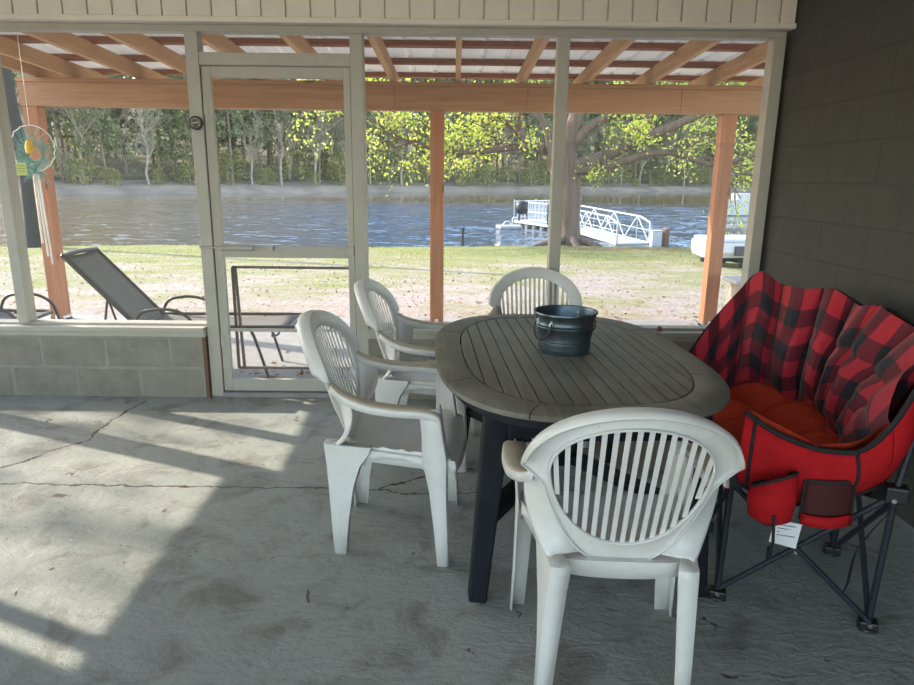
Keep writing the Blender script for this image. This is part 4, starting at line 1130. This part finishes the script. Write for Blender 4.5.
for k in ('nr','nf','mr','fr','ff'):
    x, y, z = tp[k]; MB().box((x-.032,y-.026,z-.045),(x+.032,y+.026,z+.01)).build('hub', M['black_plastic'], F, bevel=.008)
for a, b, r_ in (((.255,-.028,.235),(.255,-.036,.235),.008),((.49,-.058,.47),(.49,-.064,.47),.007),((.035,-.036,.03),(.035,-.042,.03),.007),((.49,-.044,.03),(.49,-.05,.03),.007)):
    MB().tube([a, b], r_, 10).build('rivet', M['chrome'], F)
st = MB(); sp = catmull([(.50,-.04,.44),(.47,.02,.33),(.44,.05,.22),(.42,.0,.14),(.40,-.04,.12)],5)
st.grid([[p+Vector((-.006,-.010,0)), p+Vector((.006,.010,0))] for p in sp]).build('carry_strap', M['piping'], F, solid=.002)
m_ = MB().bar((.47,.05,.45),(.44,.33,.35),.03,.05); m_.build('back_webbing', M['piping'], F)

# ------------------------------------------------------------------ light, sky, camera
EL = radians(34.4); AZ = radians(23)
sd = Vector((cos(EL)*cos(AZ), -cos(EL)*sin(AZ), -sin(EL)))
L = bpy.data.lights.new('Sun', 'SUN'); L.energy = 3.7; L.angle = radians(.6); L.color = (1,.92,.78)
lo = bpy.data.objects.new('Sun', L); COL.objects.link(lo); lo.rotation_euler = sd.to_track_quat('-Z','Y').to_euler(); lo.location = (-12,6,12)
wd = bpy.data.worlds.new('World'); SC.world = wd; wd.use_nodes = True; nt = wd.node_tree
sky = nt.nodes.new('ShaderNodeTexSky'); sky.sky_type = 'NISHITA'; sky.sun_disc = False; sky.sun_elevation = EL; sky.sun_rotation = -(pi/2-AZ); sky.air_density = 1.0; sky.dust_density = .6; sky.ozone_density = 1.6
bg = nt.nodes['Background']; tint = nt.nodes.new('ShaderNodeVectorMath'); tint.operation = 'MULTIPLY'; tint.inputs[1].default_value = (1.10, 1.0, .86)
nt.links.new(sky.outputs[0], tint.inputs[0]); nt.links.new(tint.outputs[0], bg.inputs[0]); bg.inputs[1].default_value = .42

cam = bpy.data.cameras.new('Camera'); co = bpy.data.objects.new('Camera', cam); COL.objects.link(co); SC.camera = co
cam.sensor_width = 36; cam.sensor_fit = 'HORIZONTAL'; cam.lens = 672/914*36; cam.clip_end = 600; cam.clip_start = .05
pitch, roll, yaw = radians(13.75), .0110, .0055
f = Vector((sin(yaw)*cos(pitch), cos(yaw)*cos(pitch), -sin(pitch))); r0 = Vector((cos(yaw), -sin(yaw), 0)); u0 = r0.cross(f)
ri = r0*cos(roll)+u0*sin(roll); up = -r0*sin(roll)+u0*cos(roll)
Mx = Matrix((ri, up, -f)).transposed().to_4x4(); Mx.translation = Vector((0,0,1.4)); co.matrix_world = Mx

vs = SC.view_settings; SC.display_settings.display_device = 'sRGB'
vs.view_transform = 'Standard'; vs.look = 'None'; vs.exposure = 1.25; vs.gamma = 1; vs.use_curve_mapping = False
SC.cycles.max_bounces = 10; SC.cycles.diffuse_bounces = 5; SC.cycles.transparent_max_bounces = 16
SC.cycles.use_denoising = True
